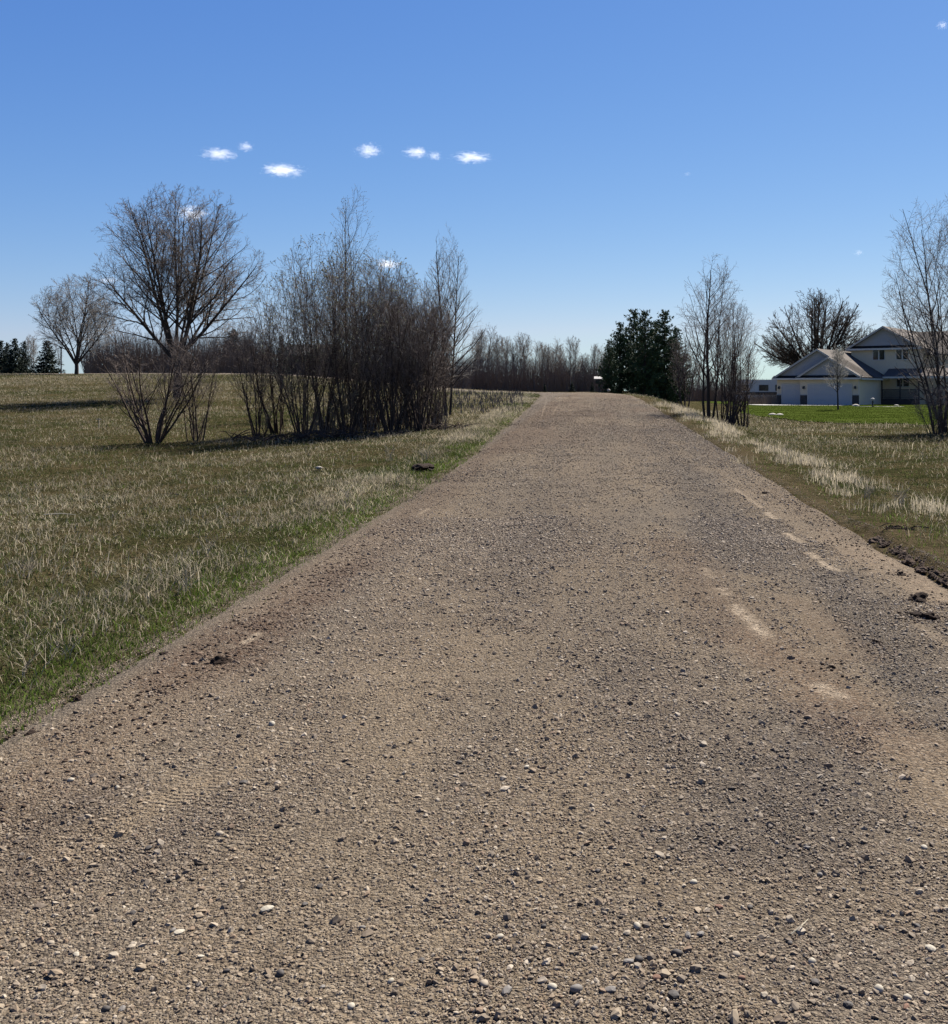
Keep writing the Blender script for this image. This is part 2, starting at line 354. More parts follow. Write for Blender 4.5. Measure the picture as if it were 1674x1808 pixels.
# smooth the bend
for _ in range(6):
    for i in range(len(cl)-40, len(cl)-1):
        cl[i] = tuple((cl[i-1][k]+2*cl[i][k]+cl[i+1][k])/4 for k in (0, 1))
def road():
    us = np.concatenate([np.linspace(-1, -.86, 8), np.linspace(-.84, .84, 30), np.linspace(.86, 1, 8)])
    V = []
    for i, (x, y) in enumerate(cl):
        a = cl[max(i-1, 0)]; b = cl[min(i+1, len(cl)-1)]
        t = Vector((b[0]-a[0], b[1]-a[1])).normalized(); n = Vector((t.y, -t.x))
        lw = 2.80+.14*(float(fbm(np.array(y*.9), np.array(3.), 5))-.5)*2; rw = 2.72+.10*(float(fbm(np.array(y*.8), np.array(9.), 8))-.5)*2
        for u in us:
            wd = u*(lw if u < 0 else rw)
            V.append((x+n.x*wd, y+n.y*wd, abs(u)))
    V = np.array(V); U = V[:, 2].copy()
    h = H(V[:, 0], V[:, 1])
    near = (V[:, 1] < 72)
    hh = np.where(near, smooth_interp(V[:, 1], PY, PZ), h+.03)
    ripple = .012*(fbm(V[:, 0]*1.5, V[:, 1]*1.5, 77)-.5)*2-.012*np.exp(-((np.abs(V[:, 0]+ .2)-1.1)/.35)**2)
    V[:, 2] = hh+.05*(1-U**2)+ripple*(U < .95)-.025*sst(.93, 1, U)+.006
    nu = len(us); nr = len(cl)
    i = np.arange(nu-1)[None, :]+np.arange(nr-1)[:, None]*nu
    f = np.stack([i, i+1, i+1+nu, i+nu], -1).reshape(-1)
    return np_mesh('road', V, f, np.full((nu-1)*(nr-1), 4), M_ROAD, smooth=True)
tag(link('road', road()), kind='structure')
def roadz(x, y):
    U = np.abs(x-ctr(y))/2.76
    return smooth_interp(y, PY, PZ)+.05*(1-U**2)+.012*(fbm(x*1.5, y*1.5, 77)-.5)*2-.012*np.exp(-((np.abs(x+.2)-1.1)/.35)**2)-.025*sst(.93, 1, U)+.006

# lawn in front of the house
LP = [(8.6, 66), (8.9, 57), (9.2, 49.5), (10.6, 46), (13.3, 44), (18, 45), (30, 47), (60, 50), (60, 150), (12, 150), (13, 112), (12.4, 90), (9.8, 76)]
def in_poly(x, y, P):
    x = np.asarray(x); y = np.asarray(y); c = np.zeros(x.shape, bool); n = len(P)
    for i in range(n):
        x0, y0 = P[i]; x1, y1 = P[(i+1) % n]
        if y0 == y1: continue
        cond = ((y0 > y) != (y1 > y)) & (x < (x1-x0)*(y-y0)/(y1-y0)+x0); c ^= cond
    return c
def lawn():
    xs = np.arange(8, 60, .5); ys = np.arange(43, 140, .5)
    X, Y = np.meshgrid(xs, ys); Xw = X+1.2*(fbm(X*.5, Y*.5, 3)-.5); Yw = Y+2.2*(fbm(X*.4, Y*.4, 5)-.5)
    Z = H(X, Y)+.035; nx = len(xs)
    V = np.stack([X, Y, Z], -1).reshape(-1, 3)
    i = (np.arange(nx-1)[None, :]+np.arange(len(ys)-1)[:, None]*nx)
    keep = in_poly(Xw, Yw, LP)[:-1, :-1]
    f = np.stack([i, i+1, i+1+nx, i+nx], -1)[keep]
    m = NM('lawn_green', 1.0, .0); p = m.pos()
    c = m.mix(m.ss(m.noise(p, .25, 4), .35, .65), (.028, .040, .007), (.038, .050, .010))
    c = m.mix(m.math('MULTIPLY', m.ss(m.noise(p, 1.3, 4), .55, .75), .4), c, (.065, .062, .024))
    m.col(c); m.nor(m.bump(m.noise(p, 14, 4, .7), .7, .03))
    return np_mesh('lawn', V, f.reshape(-1), np.full(len(f), 4), m.m, smooth=True)
tag(link('lawn', lawn()), kind='structure')

# ------------------------------------------------------------------ grass
rng = np.random.default_rng(3)
def blades(name, P, h, wd, col, lean, mat=M_BLADE, curl=.5, parent=None):
    n = len(P); a = rng.uniform(0, 2*np.pi, n); b = rng.uniform(0, 2*np.pi, n)
    wx = np.stack([np.cos(a), np.sin(a), np.zeros(n)], -1)*wd[:, None]*.5
    ld = np.stack([np.cos(b), np.sin(b), np.zeros(n)], -1)
    hz = h*np.sqrt(np.clip(1-np.clip(lean, 0, .97)**2, .03, 1))
    mid = P+ld*(h*lean*curl*.55)[:, None]; mid[:, 2] += hz*.58
    tip = P+ld*(h*lean)[:, None]; tip[:, 2] += hz
    V = np.stack([P-wx, P+wx, mid+wx*.8, mid-wx*.8, tip], 1)
    V[:, 0:2, 2] -= .01
    base = np.arange(n)[:, None]*5
    f = np.concatenate([base+np.array([[0, 1, 2, 3]]), base+np.array([[3, 2, 4]])], 1).reshape(-1)
    C = np.repeat(col[:, None, :], 5, 1).reshape(-1, 3)
    return np_mesh(name, V.reshape(-1, 3), f, np.tile([4, 3], n), mat, C)
def scat(n, d0, d1, lo, hi, p=.5):
    u = rng.random(n); q = 1-p
    y = (d0**q+u*(d1**q-d0**q))**(1/q)
    a = lo(y); b = hi(y); x = a+(b-a)*rng.random(n)
    return x, y
straw = np.array([.42, .37, .27]); straw2 = np.array([.26, .215, .15]); olive = np.array([.085, .090, .034]); green = np.array([.074, .108, .022]); darkg = np.array([.040, .058, .018]); grey = np.array([.20, .18, .14])
def field_grass():
    xL, yL = scat(300000, 2.6, 104, lambda y: -.63*y-3.0, lambda y: edgeL(y)+.03, .42)
    xR, yR = scat(110000, 4.0, 75, lambda y: edgeR(y)-.03, lambda y: .36*y+4.5, .42)
    xV, yV = scat(70000, 3.2, 60, lambda y: edgeL(y)-1.3, lambda y: edgeL(y)+.22, .5)
    x = np.concatenate([xL, xR, xV]); y = np.concatenate([yL, yR, yV])
    e = np.where(x < 0, edgeL(y)-x, x-edgeR(y))
    keep = ~((x > 9) & in_poly(x+1.0*(rng.random(len(x))-.5), y-.8+2.0*(rng.random(len(x))-.5), LP)) & ~((y > 74) & (np.abs(y-np.interp(x, [p[0] for p in PATH][::-1], [p[1] for p in PATH][::-1])) < 3.6) & (x < -1.5))
    keep &= ~((e < .12) & (rng.random(len(x)) < .6)) & ~((e < -.04) & (rng.random(len(x)) < .75))
    # tyre-bared right shoulder
    keep &= ~((x > 0) & (e < .7) & (y > 9) & (rng.random(len(x)) < .60*sst(.7, .2, e+.5*(fbm(x*1.3, y*.7, 95)-.5))))
    x, y, e = x[keep], y[keep], e[keep]; n = len(x)
    patch = fbm(x*.55, y*.55, 60); patch2 = fbm(x*.16, y*.16, 70); r = rng.random(n)
    gw = sst(.95, .2, e+1.2*(fbm(x*1.1, y*.6, 90)-.5))*np.where(x < 0, 1.0, np.where(y < 15, .95, .6))*sst(60, 20, y)      # fresh green along the verge
    far = sst(12, 60, y)
    pstraw = np.clip(.46+1.2*(patch-.5)+1.2*(patch2-.5)+.12*far, .08, .85)*(1-.62*gw)*np.where(x > 0, .75, 1)
    is_s = r < pstraw
    col = np.where(is_s[:, None], straw2+(straw-straw2)*rng.random((n, 1)), olive+(darkg-olive)*rng.random((n, 1)))
    g = rng.random(n) < gw*.92+.07
    col = np.where((g & ~is_s)[:, None], green*(.65+.6*rng.random((n, 1))), col)
    gg = (rng.random(n) < .16) & is_s; col = np.where(gg[:, None], grey*1.3, col)
    col = col*(.62+.68*rng.random((n, 1)))*(.62+.76*fbm(x*1.1, y*.8, 131))[:, None]*np.where(gw > .5, 1.1, 1.0)[:, None]*(1-.0*far[:, None])
    sc = 1+y/24.0
    h = np.where(is_s, rng.uniform(.04, .13, n), rng.uniform(.025, .07, n))*(1+.1*gw)*(.55+.45*sst(0, .6, e))
    h = .88*h*np.clip(.7+.9*patch, .6, 1.5)*np.minimum(1+y/70, 1.8)
    wd = np.where(is_s, .0034, .0044)*sc*rng.uniform(.7, 1.4, n)
    lean = np.where(is_s, 1-.5*rng.random(n)**2.5, rng.uniform(.35, .97, n)); z0_ = 0
    P = np.stack([x, y, H(x, y)], -1)
    keep2 = (fbm(x*1.7, y*1.7, 111, 2)+.25*gw+.2*rng.random(n)) > .36
    P, h, wd, col, lean = P[keep2], h[keep2], wd[keep2], col[keep2], lean[keep2]
    tag(link('field_grass', blades('field_grass', P, h, wd, col, lean)), 'matted olive and straw coloured spring grass on both sides of the gravel road', 'grass', kind='stuff')
field_grass()
def dry_strip():
    # bleached bunch grass along the right verge, and looser bands on the left
    nc = 520; yc = (rng.random(nc)**1.25)*40+7.8
    xc = np.interp(yc, [7, 10, 14, 20, 30, 50], [4.2, 4.1, 3.9, 3.9, 3.5, 3.1])+.42*rng.standard_normal(nc); kc = fbm(xc*1.6, yc*.8, 33, 2) > .43; xc, yc = xc[kc], yc[kc]; nc = len(xc)
    per = rng.integers(10, 46, nc); x1 = np.repeat(xc, per)+.10*rng.standard_normal(per.sum()); y1 = np.repeat(yc, per)+.11*rng.standard_normal(per.sum())
    m2 = 6500; x2, y2 = scat(m2, 4.2, 60, lambda y: -.62*y-2, lambda y: edgeL(y)-.5, .3)
    k2 = fbm(x2*.9, y2*.9, 44, 2) > .60; x2, y2 = x2[k2], y2[k2]
    m3 = 5000; x3 = rng.uniform(6, 24, m3); y3 = rng.uniform(22, 44, m3); k3 = (fbm(x3*.3, y3*.5, 54, 2) > .52) & (x3 < .36*y3+2); x3, y3 = x3[k3], y3[k3]
    x = np.concatenate([x1, x2, x3]); y = np.concatenate([y1, y2, y3]); n = len(x)
    h = rng.uniform(.06, .24, n)*np.where(x > 0, 1.0, .85); wd = .0034*(1+y/22)*rng.uniform(.7, 1.4, n)
    c = np.array([.54, .465, .34])*(.45+.7*rng.random((n, 1))); lean = rng.uniform(.15, .95, n)
    P = np.stack([x, y, H(x, y)], -1)
    tag(link('dry_grass', blades('dry_grass', P, h, wd, c, lean, curl=.3)), 'bleached dry bunch grass standing pale along the right bank and scattered through the left field', 'dry grass', kind='stuff')
dry_strip()
def lawn_grass():
    n = 34000; x, y = scat(n, 42.5, 105, lambda y: 8.6+0*y, lambda y: .36*y+3, .3)
    k = in_poly(x+1.6*(rng.random(n)-.5), y+2.6*(rng.random(n)-.5), LP); x, y = x[k], y[k]; n = len(x)
    P = np.stack([x, y, H(x, y)+.055], -1)
    c = np.array([.040, .055, .009])*(.9+.2*rng.random((n, 1)))
    tag(link('lawn_grass', blades('lawn_grass', P, rng.uniform(.015, .035, n), .018*rng.uniform(.7, 1.3, n)*(1+y/90), c, rng.uniform(.1, .6, n))), 'short bright green mown lawn grass in front of the house', 'lawn grass', kind='stuff')
lawn_grass()

# ------------------------------------------------------------------ gravel
def gravel():
    m = NM('pebbles', .8, .15); oi = m.n('ShaderNodeObjectInfo'); r = m.n('ShaderNodeValToRGB'); m.lk(oi.outputs['Random'], r.inputs[0])
    cr = r.color_ramp; cr.interpolation = 'CONSTANT'
    C = [(0, (.25, .20, .145)), (.24, (.17, .145, .115)), (.42, (.33, .28, .21)), (.60, (.12, .10, .082)), (.70, (.21, .15, .105)), (.79, (.42, .38, .31)), (.88, (.07, .06, .052)), (.93, (.28, .24, .19)), (.975, (.50, .45, .37))]
    while len(cr.elements) < len(C): cr.elements.new(.5)
    for e, (p, c) in zip(cr.elements, C): e.position = p; e.color = (*c, 1)
    o = m.obj(); c = m.mix(m.math('MULTIPLY', m.noise(o, 2.0, 3), .55), r.outputs[0], (.23, .19, .14)); pw = m.pos(); zc = zones(m, pw, c); c = m.mix(.68, c, zc); c = m.mix(1.0, c, (.69, .64, .585), 'MULTIPLY'); m.col(c)
    ng = bpy.data.node_groups.new('scatter_pebbles', 'GeometryNodeTree')
    ng.interface.new_socket('Geometry', in_out='INPUT', socket_type='NodeSocketGeometry'); ng.interface.new_socket('Geometry', in_out='OUTPUT', socket_type='NodeSocketGeometry')
    N = ng.nodes; Lk = ng.links.new
    gi = N.new('NodeGroupInput'); go = N.new('NodeGroupOutput'); join = N.new('GeometryNodeGeometryToInstance')
    for s in range(4):
        ico = N.new('GeometryNodeMeshIcoSphere'); ico.inputs['Radius'].default_value = 1.0; ico.inputs['Subdivisions'].default_value = 1 if s < 3 else 2
        sp = N.new('GeometryNodeSetPosition'); nt = N.new('ShaderNodeTexNoise'); nt.noise_dimensions = '4D'; nt.inputs['W'].default_value = s*7.3; nt.inputs['Scale'].default_value = .9
        vm = N.new('ShaderNodeVectorMath'); vm.operation = 'SUBTRACT'; vm.inputs[1].default_value = (.5, .5, .5)
        v2 = N.new('ShaderNodeVectorMath'); v2.operation = 'SCALE'; v2.inputs['Scale'].default_value = 1.9
        Lk(nt.outputs['Color'], vm.inputs[0]); Lk(vm.outputs[0], v2.inputs[0]); Lk(ico.outputs[0], sp.inputs['Geometry']); Lk(v2.outputs[0], sp.inputs['Offset'])
        Lk(sp.outputs[0], join.inputs[0])
    iop = N.new('GeometryNodeInstanceOnPoints'); Lk(gi.outputs[0], iop.inputs['Points']); Lk(join.outputs[0], iop.inputs['Instance'])
    iop.inputs['Pick Instance'].default_value = True
    for nm, sock in (('rot', 'Rotation'), ('scl', 'Scale')):
        a = N.new('GeometryNodeInputNamedAttribute'); a.data_type = 'FLOAT_VECTOR'; a.inputs['Name'].default_value = nm; Lk(a.outputs[0], iop.inputs[sock])
    rv = N.new('FunctionNodeRandomValue'); rv.data_type = 'INT'; rv.inputs['Min'].default_value = 0 if False else 0
    for sck in rv.inputs:
        if sck.name == 'Max' and sck.type == 'INT': sck.default_value = 3
        if sck.name == 'Min' and sck.type == 'INT': sck.default_value = 0
    io = [o_ for o_ in rv.outputs if o_.type == 'INT'][0]; Lk(io, iop.inputs['Instance Index'])
    sm = N.new('GeometryNodeSetMaterial'); sm.inputs['Material'].default_value = m.m
    Lk(iop.outputs[0], sm.inputs[0]); Lk(sm.outputs[0], go.inputs[0])
    # points
    n = 560000
    x1_, y1_ = scat(470000, 1.9, 12, lambda y: np.maximum(-.64*y-.5, -3.1), lambda y: np.minimum(.37*y+.6, 3.0), .60)
    x2_, y2_ = scat(230000, 9, 64, lambda y: -3.2+0*y, lambda y: 3.1+0*y, .95)
    x = np.concatenate([x1_, x2_]); y = np.concatenate([y1_, y2_]); n = len(x)
    # photo: coarser windrows in bands, compacted bare tracks between
    dens = .14+1.45*fbm(x*1.3, y*.35, 101)+.25*(fbm(x*4, y*4, 102)-.5)
    for (x0, y0), (x1, y1), wd_, st_ in DASH:
        L2 = (x1-x0)**2+(y1-y0)**2+1e-6; t_ = np.clip(((x-x0)*(x1-x0)+(y-y0)*(y1-y0))/L2, 0, 1); e_ = np.hypot(x-x0-t_*(x1-x0), y-y0-t_*(y1-y0)); dens -= 1.1*st_*sst(wd_*1.8, wd_*.6, e_)
    for (x0, y0), (x1, y1), wd_, st_, zc_, dn_ in ZONE:
        L2 = (x1-x0)**2+(y1-y0)**2+1e-6; t_ = np.clip(((x-x0)*(x1-x0)+(y-y0)*(y1-y0))/L2, 0, 1); e_ = np.hypot(x-x0-t_*(x1-x0), y-y0-t_*(y1-y0))+.3*(fbm(x*2, y*2, 120)-.5); dens += dn_*sst(wd_*1.9, wd_*.1, e_)
    k = (rng.random(n) < np.clip(dens-.20, .05, 1)*sst(64, 16, y)) & (x > edgeL(y)-.12) & (x < edgeR(y)+.16)
    x, y = x[k], y[k]; n = len(x)
    s = .0022*np.exp(.54*rng.standard_normal(n))*(.80+y/12.0)
    s = np.clip(s, .0013, .015)
    big = rng.random(n) < .012; s = np.where(big & (s < .007), s*1.8, s); s = np.where((x < edgeL(y)+.1) | (x > edgeR(y)-.05), np.minimum(s, .004), s)
    z = roadz(x, y)
    out = (x < edgeL(y)) | (x > edgeR(y)); z = np.where(out, H(x, y), z)
    V = np.stack([x, y, z+s*.22], -1).astype(np.float32)
    me = bpy.data.meshes.new('gravel'); me.vertices.add(n); me.vertices.foreach_set('co', V.ravel())
    rot = np.stack([rng.normal(0, .35, n), rng.normal(0, .35, n), rng.uniform(0, 6.28, n)], -1).astype(np.float32)
    scl = np.stack([s*rng.uniform(.9, 1.5, n), s*rng.uniform(.8, 1.2, n), s*rng.uniform(.45, .85, n)], -1).astype(np.float32)
    for nm, d in (('rot', rot), ('scl', scl)):
        a = me.attributes.new(nm, 'FLOAT_VECTOR', 'POINT'); a.data.foreach_set('vector', d.ravel())
    me.materials.append(m.m)
    o = link('gravel', me); md = o.modifiers.new('scatter', 'NODES'); md.node_group = ng
    tag(o, 'loose crushed stone and pebbles strewn over the packed dirt road', 'gravel', kind='stuff')
    print('pebbles', n)
gravel()

# individually visible pebbles and clods
def rock_mesh(name, seed, mat, sub=2, rough=.28, flat=.6):
    import bmesh
    bm = bmesh.new(); bmesh.ops.create_icosphere(bm, subdivisions=sub, radius=1)
    rr = random.Random(seed); o = [rr.uniform(0, 50) for _ in range(3)]
    from mathutils import noise
    for v in bm.verts:
        p = v.co.copy(); d = noise.noise(p*1.1+Vector(o))*rough*1.6+noise.noise(p*2.7+Vector(o))*rough*.6
        v.co = p*(1+d); v.co.z *= flat
    me = bpy.data.meshes.new(name); bm.to_mesh(me); bm.free()
    for q in me.polygons: q.use_smooth = (rough < .2)
    me.materials.append(mat); return me
M_ST = [plain('stone_tan', (.22, .18, .13), .8, .25, .3, 3), plain('stone_grey', (.12, .105, .088), .75, .3, .3, 3), plain('stone_dark', (.045, .037, .030), .75, .3, .3, 3), plain('stone_pale', (.27, .235, .175), .75, .3, .2, 3), plain('stone_rust', (.15, .085, .055), .85, .2, .3, 3)]
ST_LAB = ['tan', 'grey', 'dark', 'pale', 'rusty brown']
peb = [[rock_mesh('pebble', i*5+j, M_ST[i], 2, (.10, .22)[j], (.62, .5)[j]) for j in range(2)] for i in range(5)]
# photo x, y, size in photo pixels, tone
PB = [(495,1722,17,2),(472,1610,22,3),(811,1350,11,2),(930,1356,12,3),(1018,1750,24,1),(895,1755,20,1),(855,1742,17,0),(1190,1762,20,2),(1125,1640,16,3),(1107,1650,15,0),(1195,1685,17,2),(1237,1652,14,1),(1128,1698,16,2),(1440,1740,20,2),(1603,1763,16,3),(1498,1780,17,2),(1552,1752,18,3),(1643,1680,18,3),(1434,1702,15,3),(1215,1654,14,1),(882,1658,14,3),(1600,1782,14,4),(1325,1604,12,2),(1270,1605,15,4),(1395,1666,11,2),(317,1648,16,3),(305,1648,12,1),(565,1567,13,2),(480,1280,14,3),(430,1385,13,2),(125,1380,13,3),(262,1502,12,2),(187,1786,16,2),(215,1787,13,1),(620,1779,16,3),(538,1600,11,2),(207,1394,10,3),(1078,1752,17,1),(975,1748,16,3),(1110,1700,17,1),(1050,1678,13,1),(1055,1540,10,2),(1448,1548,12,1),(1490,1575,10,2),(1632,1500,12,3),(1425,1500,12,1),(1225,1560,13,3),(1152,1470,9,2),(388,1475,12,0),(135,1690,12,3),(90,1668,12,0),(235,1615,11,2),(1556,1640,12,2),(1620,1640,12,2),(1300,1690,14,0),(1350,1760,16,0),(1310,1730,12,4),(1160,1730,15,4),(960,1640,11,2),(745,1700,12,2),(690,1735,13,3),(570,1745,12,1),(400,1720,12,2),(355,1690,10,3),(640,1640,11,1)]
def ground_hit(X, Y):
    lo = 1.8; d = lo
    while d < 120:
        q = px(X, Y, d)
        zz = float(roadz(np.array([q.x]), np.array([d]))[0]) if abs(q.x) < 2.7 and d < 72 else Hs(q.x, d)
        if q.z <= zz: return Vector((q.x, d, zz))
        d += max(.01, d*.004)
    return Vector((lat(X, 100), 100, Hs(lat(X, 100), 100)))
where = lambda X, Y: ('near the bottom edge' if Y > 1690 else 'in the foreground' if Y > 1480 else 'further up')
side = lambda X: ('on the far left' if X < 230 else 'left of centre' if X < 560 else 'at the right frame side' if X > 1480 else 'right of centre' if X > 1160 else 'in the road centre')
seen = {}
for i, (X, Y, s, t) in enumerate(PB):
    g = ground_hit(X, Y); r = s/2.0/F*g.y
    o = link('pebble', peb[t][i % 2]); o.location = (g.x, g.y, g.z+r*.28); o.scale = (r*random.uniform(1, 1.25), r*random.uniform(.8, 1.0), r*random.uniform(.85, 1.2)); o.rotation_euler = (random.uniform(-.2, .2), random.uniform(-.2, .2), random.uniform(0, 6.28))
    lb = '%s %s pebble lying %s %s' % (('larger' if s > 16 else 'small'), ST_LAB[t], side(X), where(X, Y))
    tag(o, lb, 'pebble', 'standout pebbles among the gravel: '+lb)
M_BANK = plain('bank_soil', (.065, .044, .030), .95, .1, .5, 9, bump=.02)
M_SOIL = plain('dark_soil', (.028, .018, .012), .95, .1, .4, 8, bump=.02)
clod = [rock_mesh('soil_clod', 90+j, M_SOIL, 3, .42, .6) for j in range(3)]
CL = [(392,1170,26,'dark soil clod lying on the brown left wheel track'),(290,1157,14,'small dark clod on the left shoulder, upper one of a pair'),(215,1205,12,'small dark clod on the left shoulder beside the grey fines'),(137,1236,14,'small dark clod on the left shoulder near the grass edge'),(55,1298,18,'dark clod at the far left edge of the road'),
      (1640,1092,30,'large dark soil clod on the right shoulder below the torn turf'),(1622,1060,30,'flat dark soil clod on the pale sand of the right shoulder'),(1615,1088,18,'smaller dark clod just left of the largest right clod'),(1590,1015,16,'dark clod on the pale sand beneath the turf lip'),(1467,1180,12,'lone black clod on the tan right wheel track'),(1350,872,9,'tiny dark clod at the upper right road edge'),(1546,1136,14,'dark clod among grey stones at the right'),(470,995,10,'little dark clod at the left edge of the road halfway up'),(745,831,34,'black clump of dug turf in the left verge')]
for i, (X, Y, s, lb) in enumerate(CL):
    g = ground_hit(X, Y); r = s/2.0/F*g.y
    o = link('soil_clod', clod[i % 3]); o.location = (g.x, g.y, g.z+r*.2); o.scale = (r*1.2, r, r*.95); o.rotation_euler = (0, 0, i*1.7)
    tag(o, lb, 'soil clod', 'clods of dark soil thrown on the road edges')
def crumbs():
    small = rock_mesh('crumb', 95, M_SOIL, 1, .35, .65); bv = np.array([v.co for v in small.vertices]); bf = np.array([tuple(q.vertices) for q in small.polygons]); V = []; Fc = []
    spots = []
    for X, Y, s_, lb in CL:
        g = ground_hit(X, Y)
        for _ in range(int(14+s_)): spots.append((g.x+random.gauss(0, .10), g.y+random.gauss(0, .12), random.uniform(.003, .012)))
    for _ in range(700):
        t = random.random(); (x0, y0), (x1, y1) = (road_hit(640, 960), road_hit(30, 1390)); y = y0+(y1-y0)*t; spots.append((x0+(x1-x0)*t+random.gauss(0, .18), y+random.uniform(-.3, .3), random.uniform(.003, .011)*(1+y/25)))
    for _ in range(420): y = random.uniform(5, 14); spots.append((2.45+random.gauss(0, .16), y, random.uniform(.003, .013)))
    o0 = 0
    for x, y, r in spots:
        a = random.uniform(0, 6.28); ca, sa = math.cos(a), math.sin(a); P = bv*r; P = np.stack([P[:, 0]*ca-P[:, 1]*sa, P[:, 0]*sa+P[:, 1]*ca, P[:, 2]], -1)
        z = float(roadz(np.array([x]), np.array([y]))[0]) if (x > -2.75 and x < 2.7) else Hs(x, y)
        V.append(P+np.array([x, y, z+r*.3])); Fc.append(bf+o0); o0 += len(bv)
    V = np.concatenate(V); Fc = np.concatenate(Fc)
    tag(link('soil_crumbs', np_mesh('soil_crumbs', V, Fc.reshape(-1), np.full(len(Fc), 3), M_BANK)), 'brown crumbs of soil strewn along the left wheel track and the right shoulder', 'soil', kind='stuff')
crumbs()
def turf_lip():
    # crumbling bank of dark soil under the torn turf, right edge
    t = empty('turf_bank', (2.86, 8.5, Hs(2.8, 8.5))); gm_ = ground_hit(1545, 940)
    mb = []; parts = []
    for i in range(420):
        y = 4.6+i*.0142+random.uniform(-.04, .04); s = random.uniform(.006, .038)*random.choice((.5, .8, 1, 1.3))
        xx = 2.82+random.gauss(0, .055); mb.append((xx, y, s))
    V = []; Fc = []
    base = clod[0]; bv = np.array([v.co for v in base.vertices]); bf = [tuple(p.vertices) for p in base.polygons]
    for (xx, y, s) in mb:
        a = random.uniform(0, 6); c_, s_ = math.cos(a), math.sin(a)
        P = bv*np.array([s*1.1, s*1.1, s*1.0]); P = np.stack([P[:, 0]*c_-P[:, 1]*s_, P[:, 0]*s_+P[:, 1]*c_, P[:, 2]], -1)
        P += np.array([xx-2.86, y-8.5, Hs(2.74, y)+.015+.30*max(0, xx-2.78)-t.location.z]); o0 = len(V); V += [tuple(q) for q in P]; Fc += [tuple(k+o0 for k in f) for f in bf]
    me = bpy.data.meshes.new('soil'); me.from_pydata(V, [], Fc); me.materials.append(M_BANK)
    link('soil', me, None, t)['kind'] = 'stuff'
    # upturned mat of black roots
    m = MB()
    for i in range(60):
        a = random.uniform(-.35, .35); p = Vector((gm_.x-2.86+random.uniform(0, .5), gm_.y-8.5+random.uniform(-.2, .2), random.uniform(-.02, .04)+gm_.z-t.location.z))
        q = p+Vector((random.uniform(.05, .22), random.uniform(-.12, .12), random.uniform(-.04, .05)))
        m.tube([p, (p+q)/2+Vector((0, 0, .02)), q], [.005, .006, .002], 4)
    m.build('root_mat', M_SOIL, t)
    tag(t, 'crumbling dark soil bank with torn black root mat where the turf meets the right shoulder', 'soil bank')
turf_lip()

# ------------------------------------------------------------------ trees
def tubes(lines, sides, name, mat, parent=None):
    """lines: list of (pts (n,3), radii (n,)); batched by length"""
    groups = {}
    for P, r in lines: groups.setdefault(len(P), []).append((P, r))
    Vs = []; Fs = []; base = 0
    for n, L in groups.items():
        P = np.array([a for a, _ in L]); r = np.array([b for _, b in L]); B = len(L)
        T = np.empty_like(P); T[:, 1:-1] = P[:, 2:]-P[:, :-2]; T[:, 0] = P[:, 1]-P[:, 0]; T[:, -1] = P[:, -1]-P[:, -2]
        T /= np.linalg.norm(T, axis=2, keepdims=True)+1e-9
        ov = P[:, -1]-P[:, 0]; ref = np.where((np.abs(ov[:, 2]) > .7*np.linalg.norm(ov, axis=1))[:, None], np.array([1., 0, 0]), np.array([0, 0, 1.]))
        A = np.cross(T, ref[:, None, :]); A /= np.linalg.norm(A, axis=2, keepdims=True)+1e-9; Bv = np.cross(T, A)
        th = 2*np.pi*np.arange(sides)/sides
        ring = P[:, :, None, :]+(A[:, :, None, :]*np.cos(th)[None, None, :, None]+Bv[:, :, None, :]*np.sin(th)[None, None, :, None])*r[:, :, None, None]
        Vs.append(ring.reshape(-1, 3))
        i0 = (np.arange(B)[:, None, None]*n*sides+np.arange(n-1)[None, :, None]*sides+np.arange(sides)[None, None, :])
        i1 = (np.arange(B)[:, None, None]*n*sides+np.arange(n-1)[None, :, None]*sides+((np.arange(sides)+1) % sides)[None, None, :])
        Fs.append((np.stack([i0, i1, i1+sides, i0+sides], -1).reshape(-1, 4)+base)); base += B*n*sides
    V = np.concatenate(Vs); Fc = np.concatenate(Fs)
    return np_mesh(name, V, Fc.reshape(-1), np.full(len(Fc), 4), mat, smooth=True)

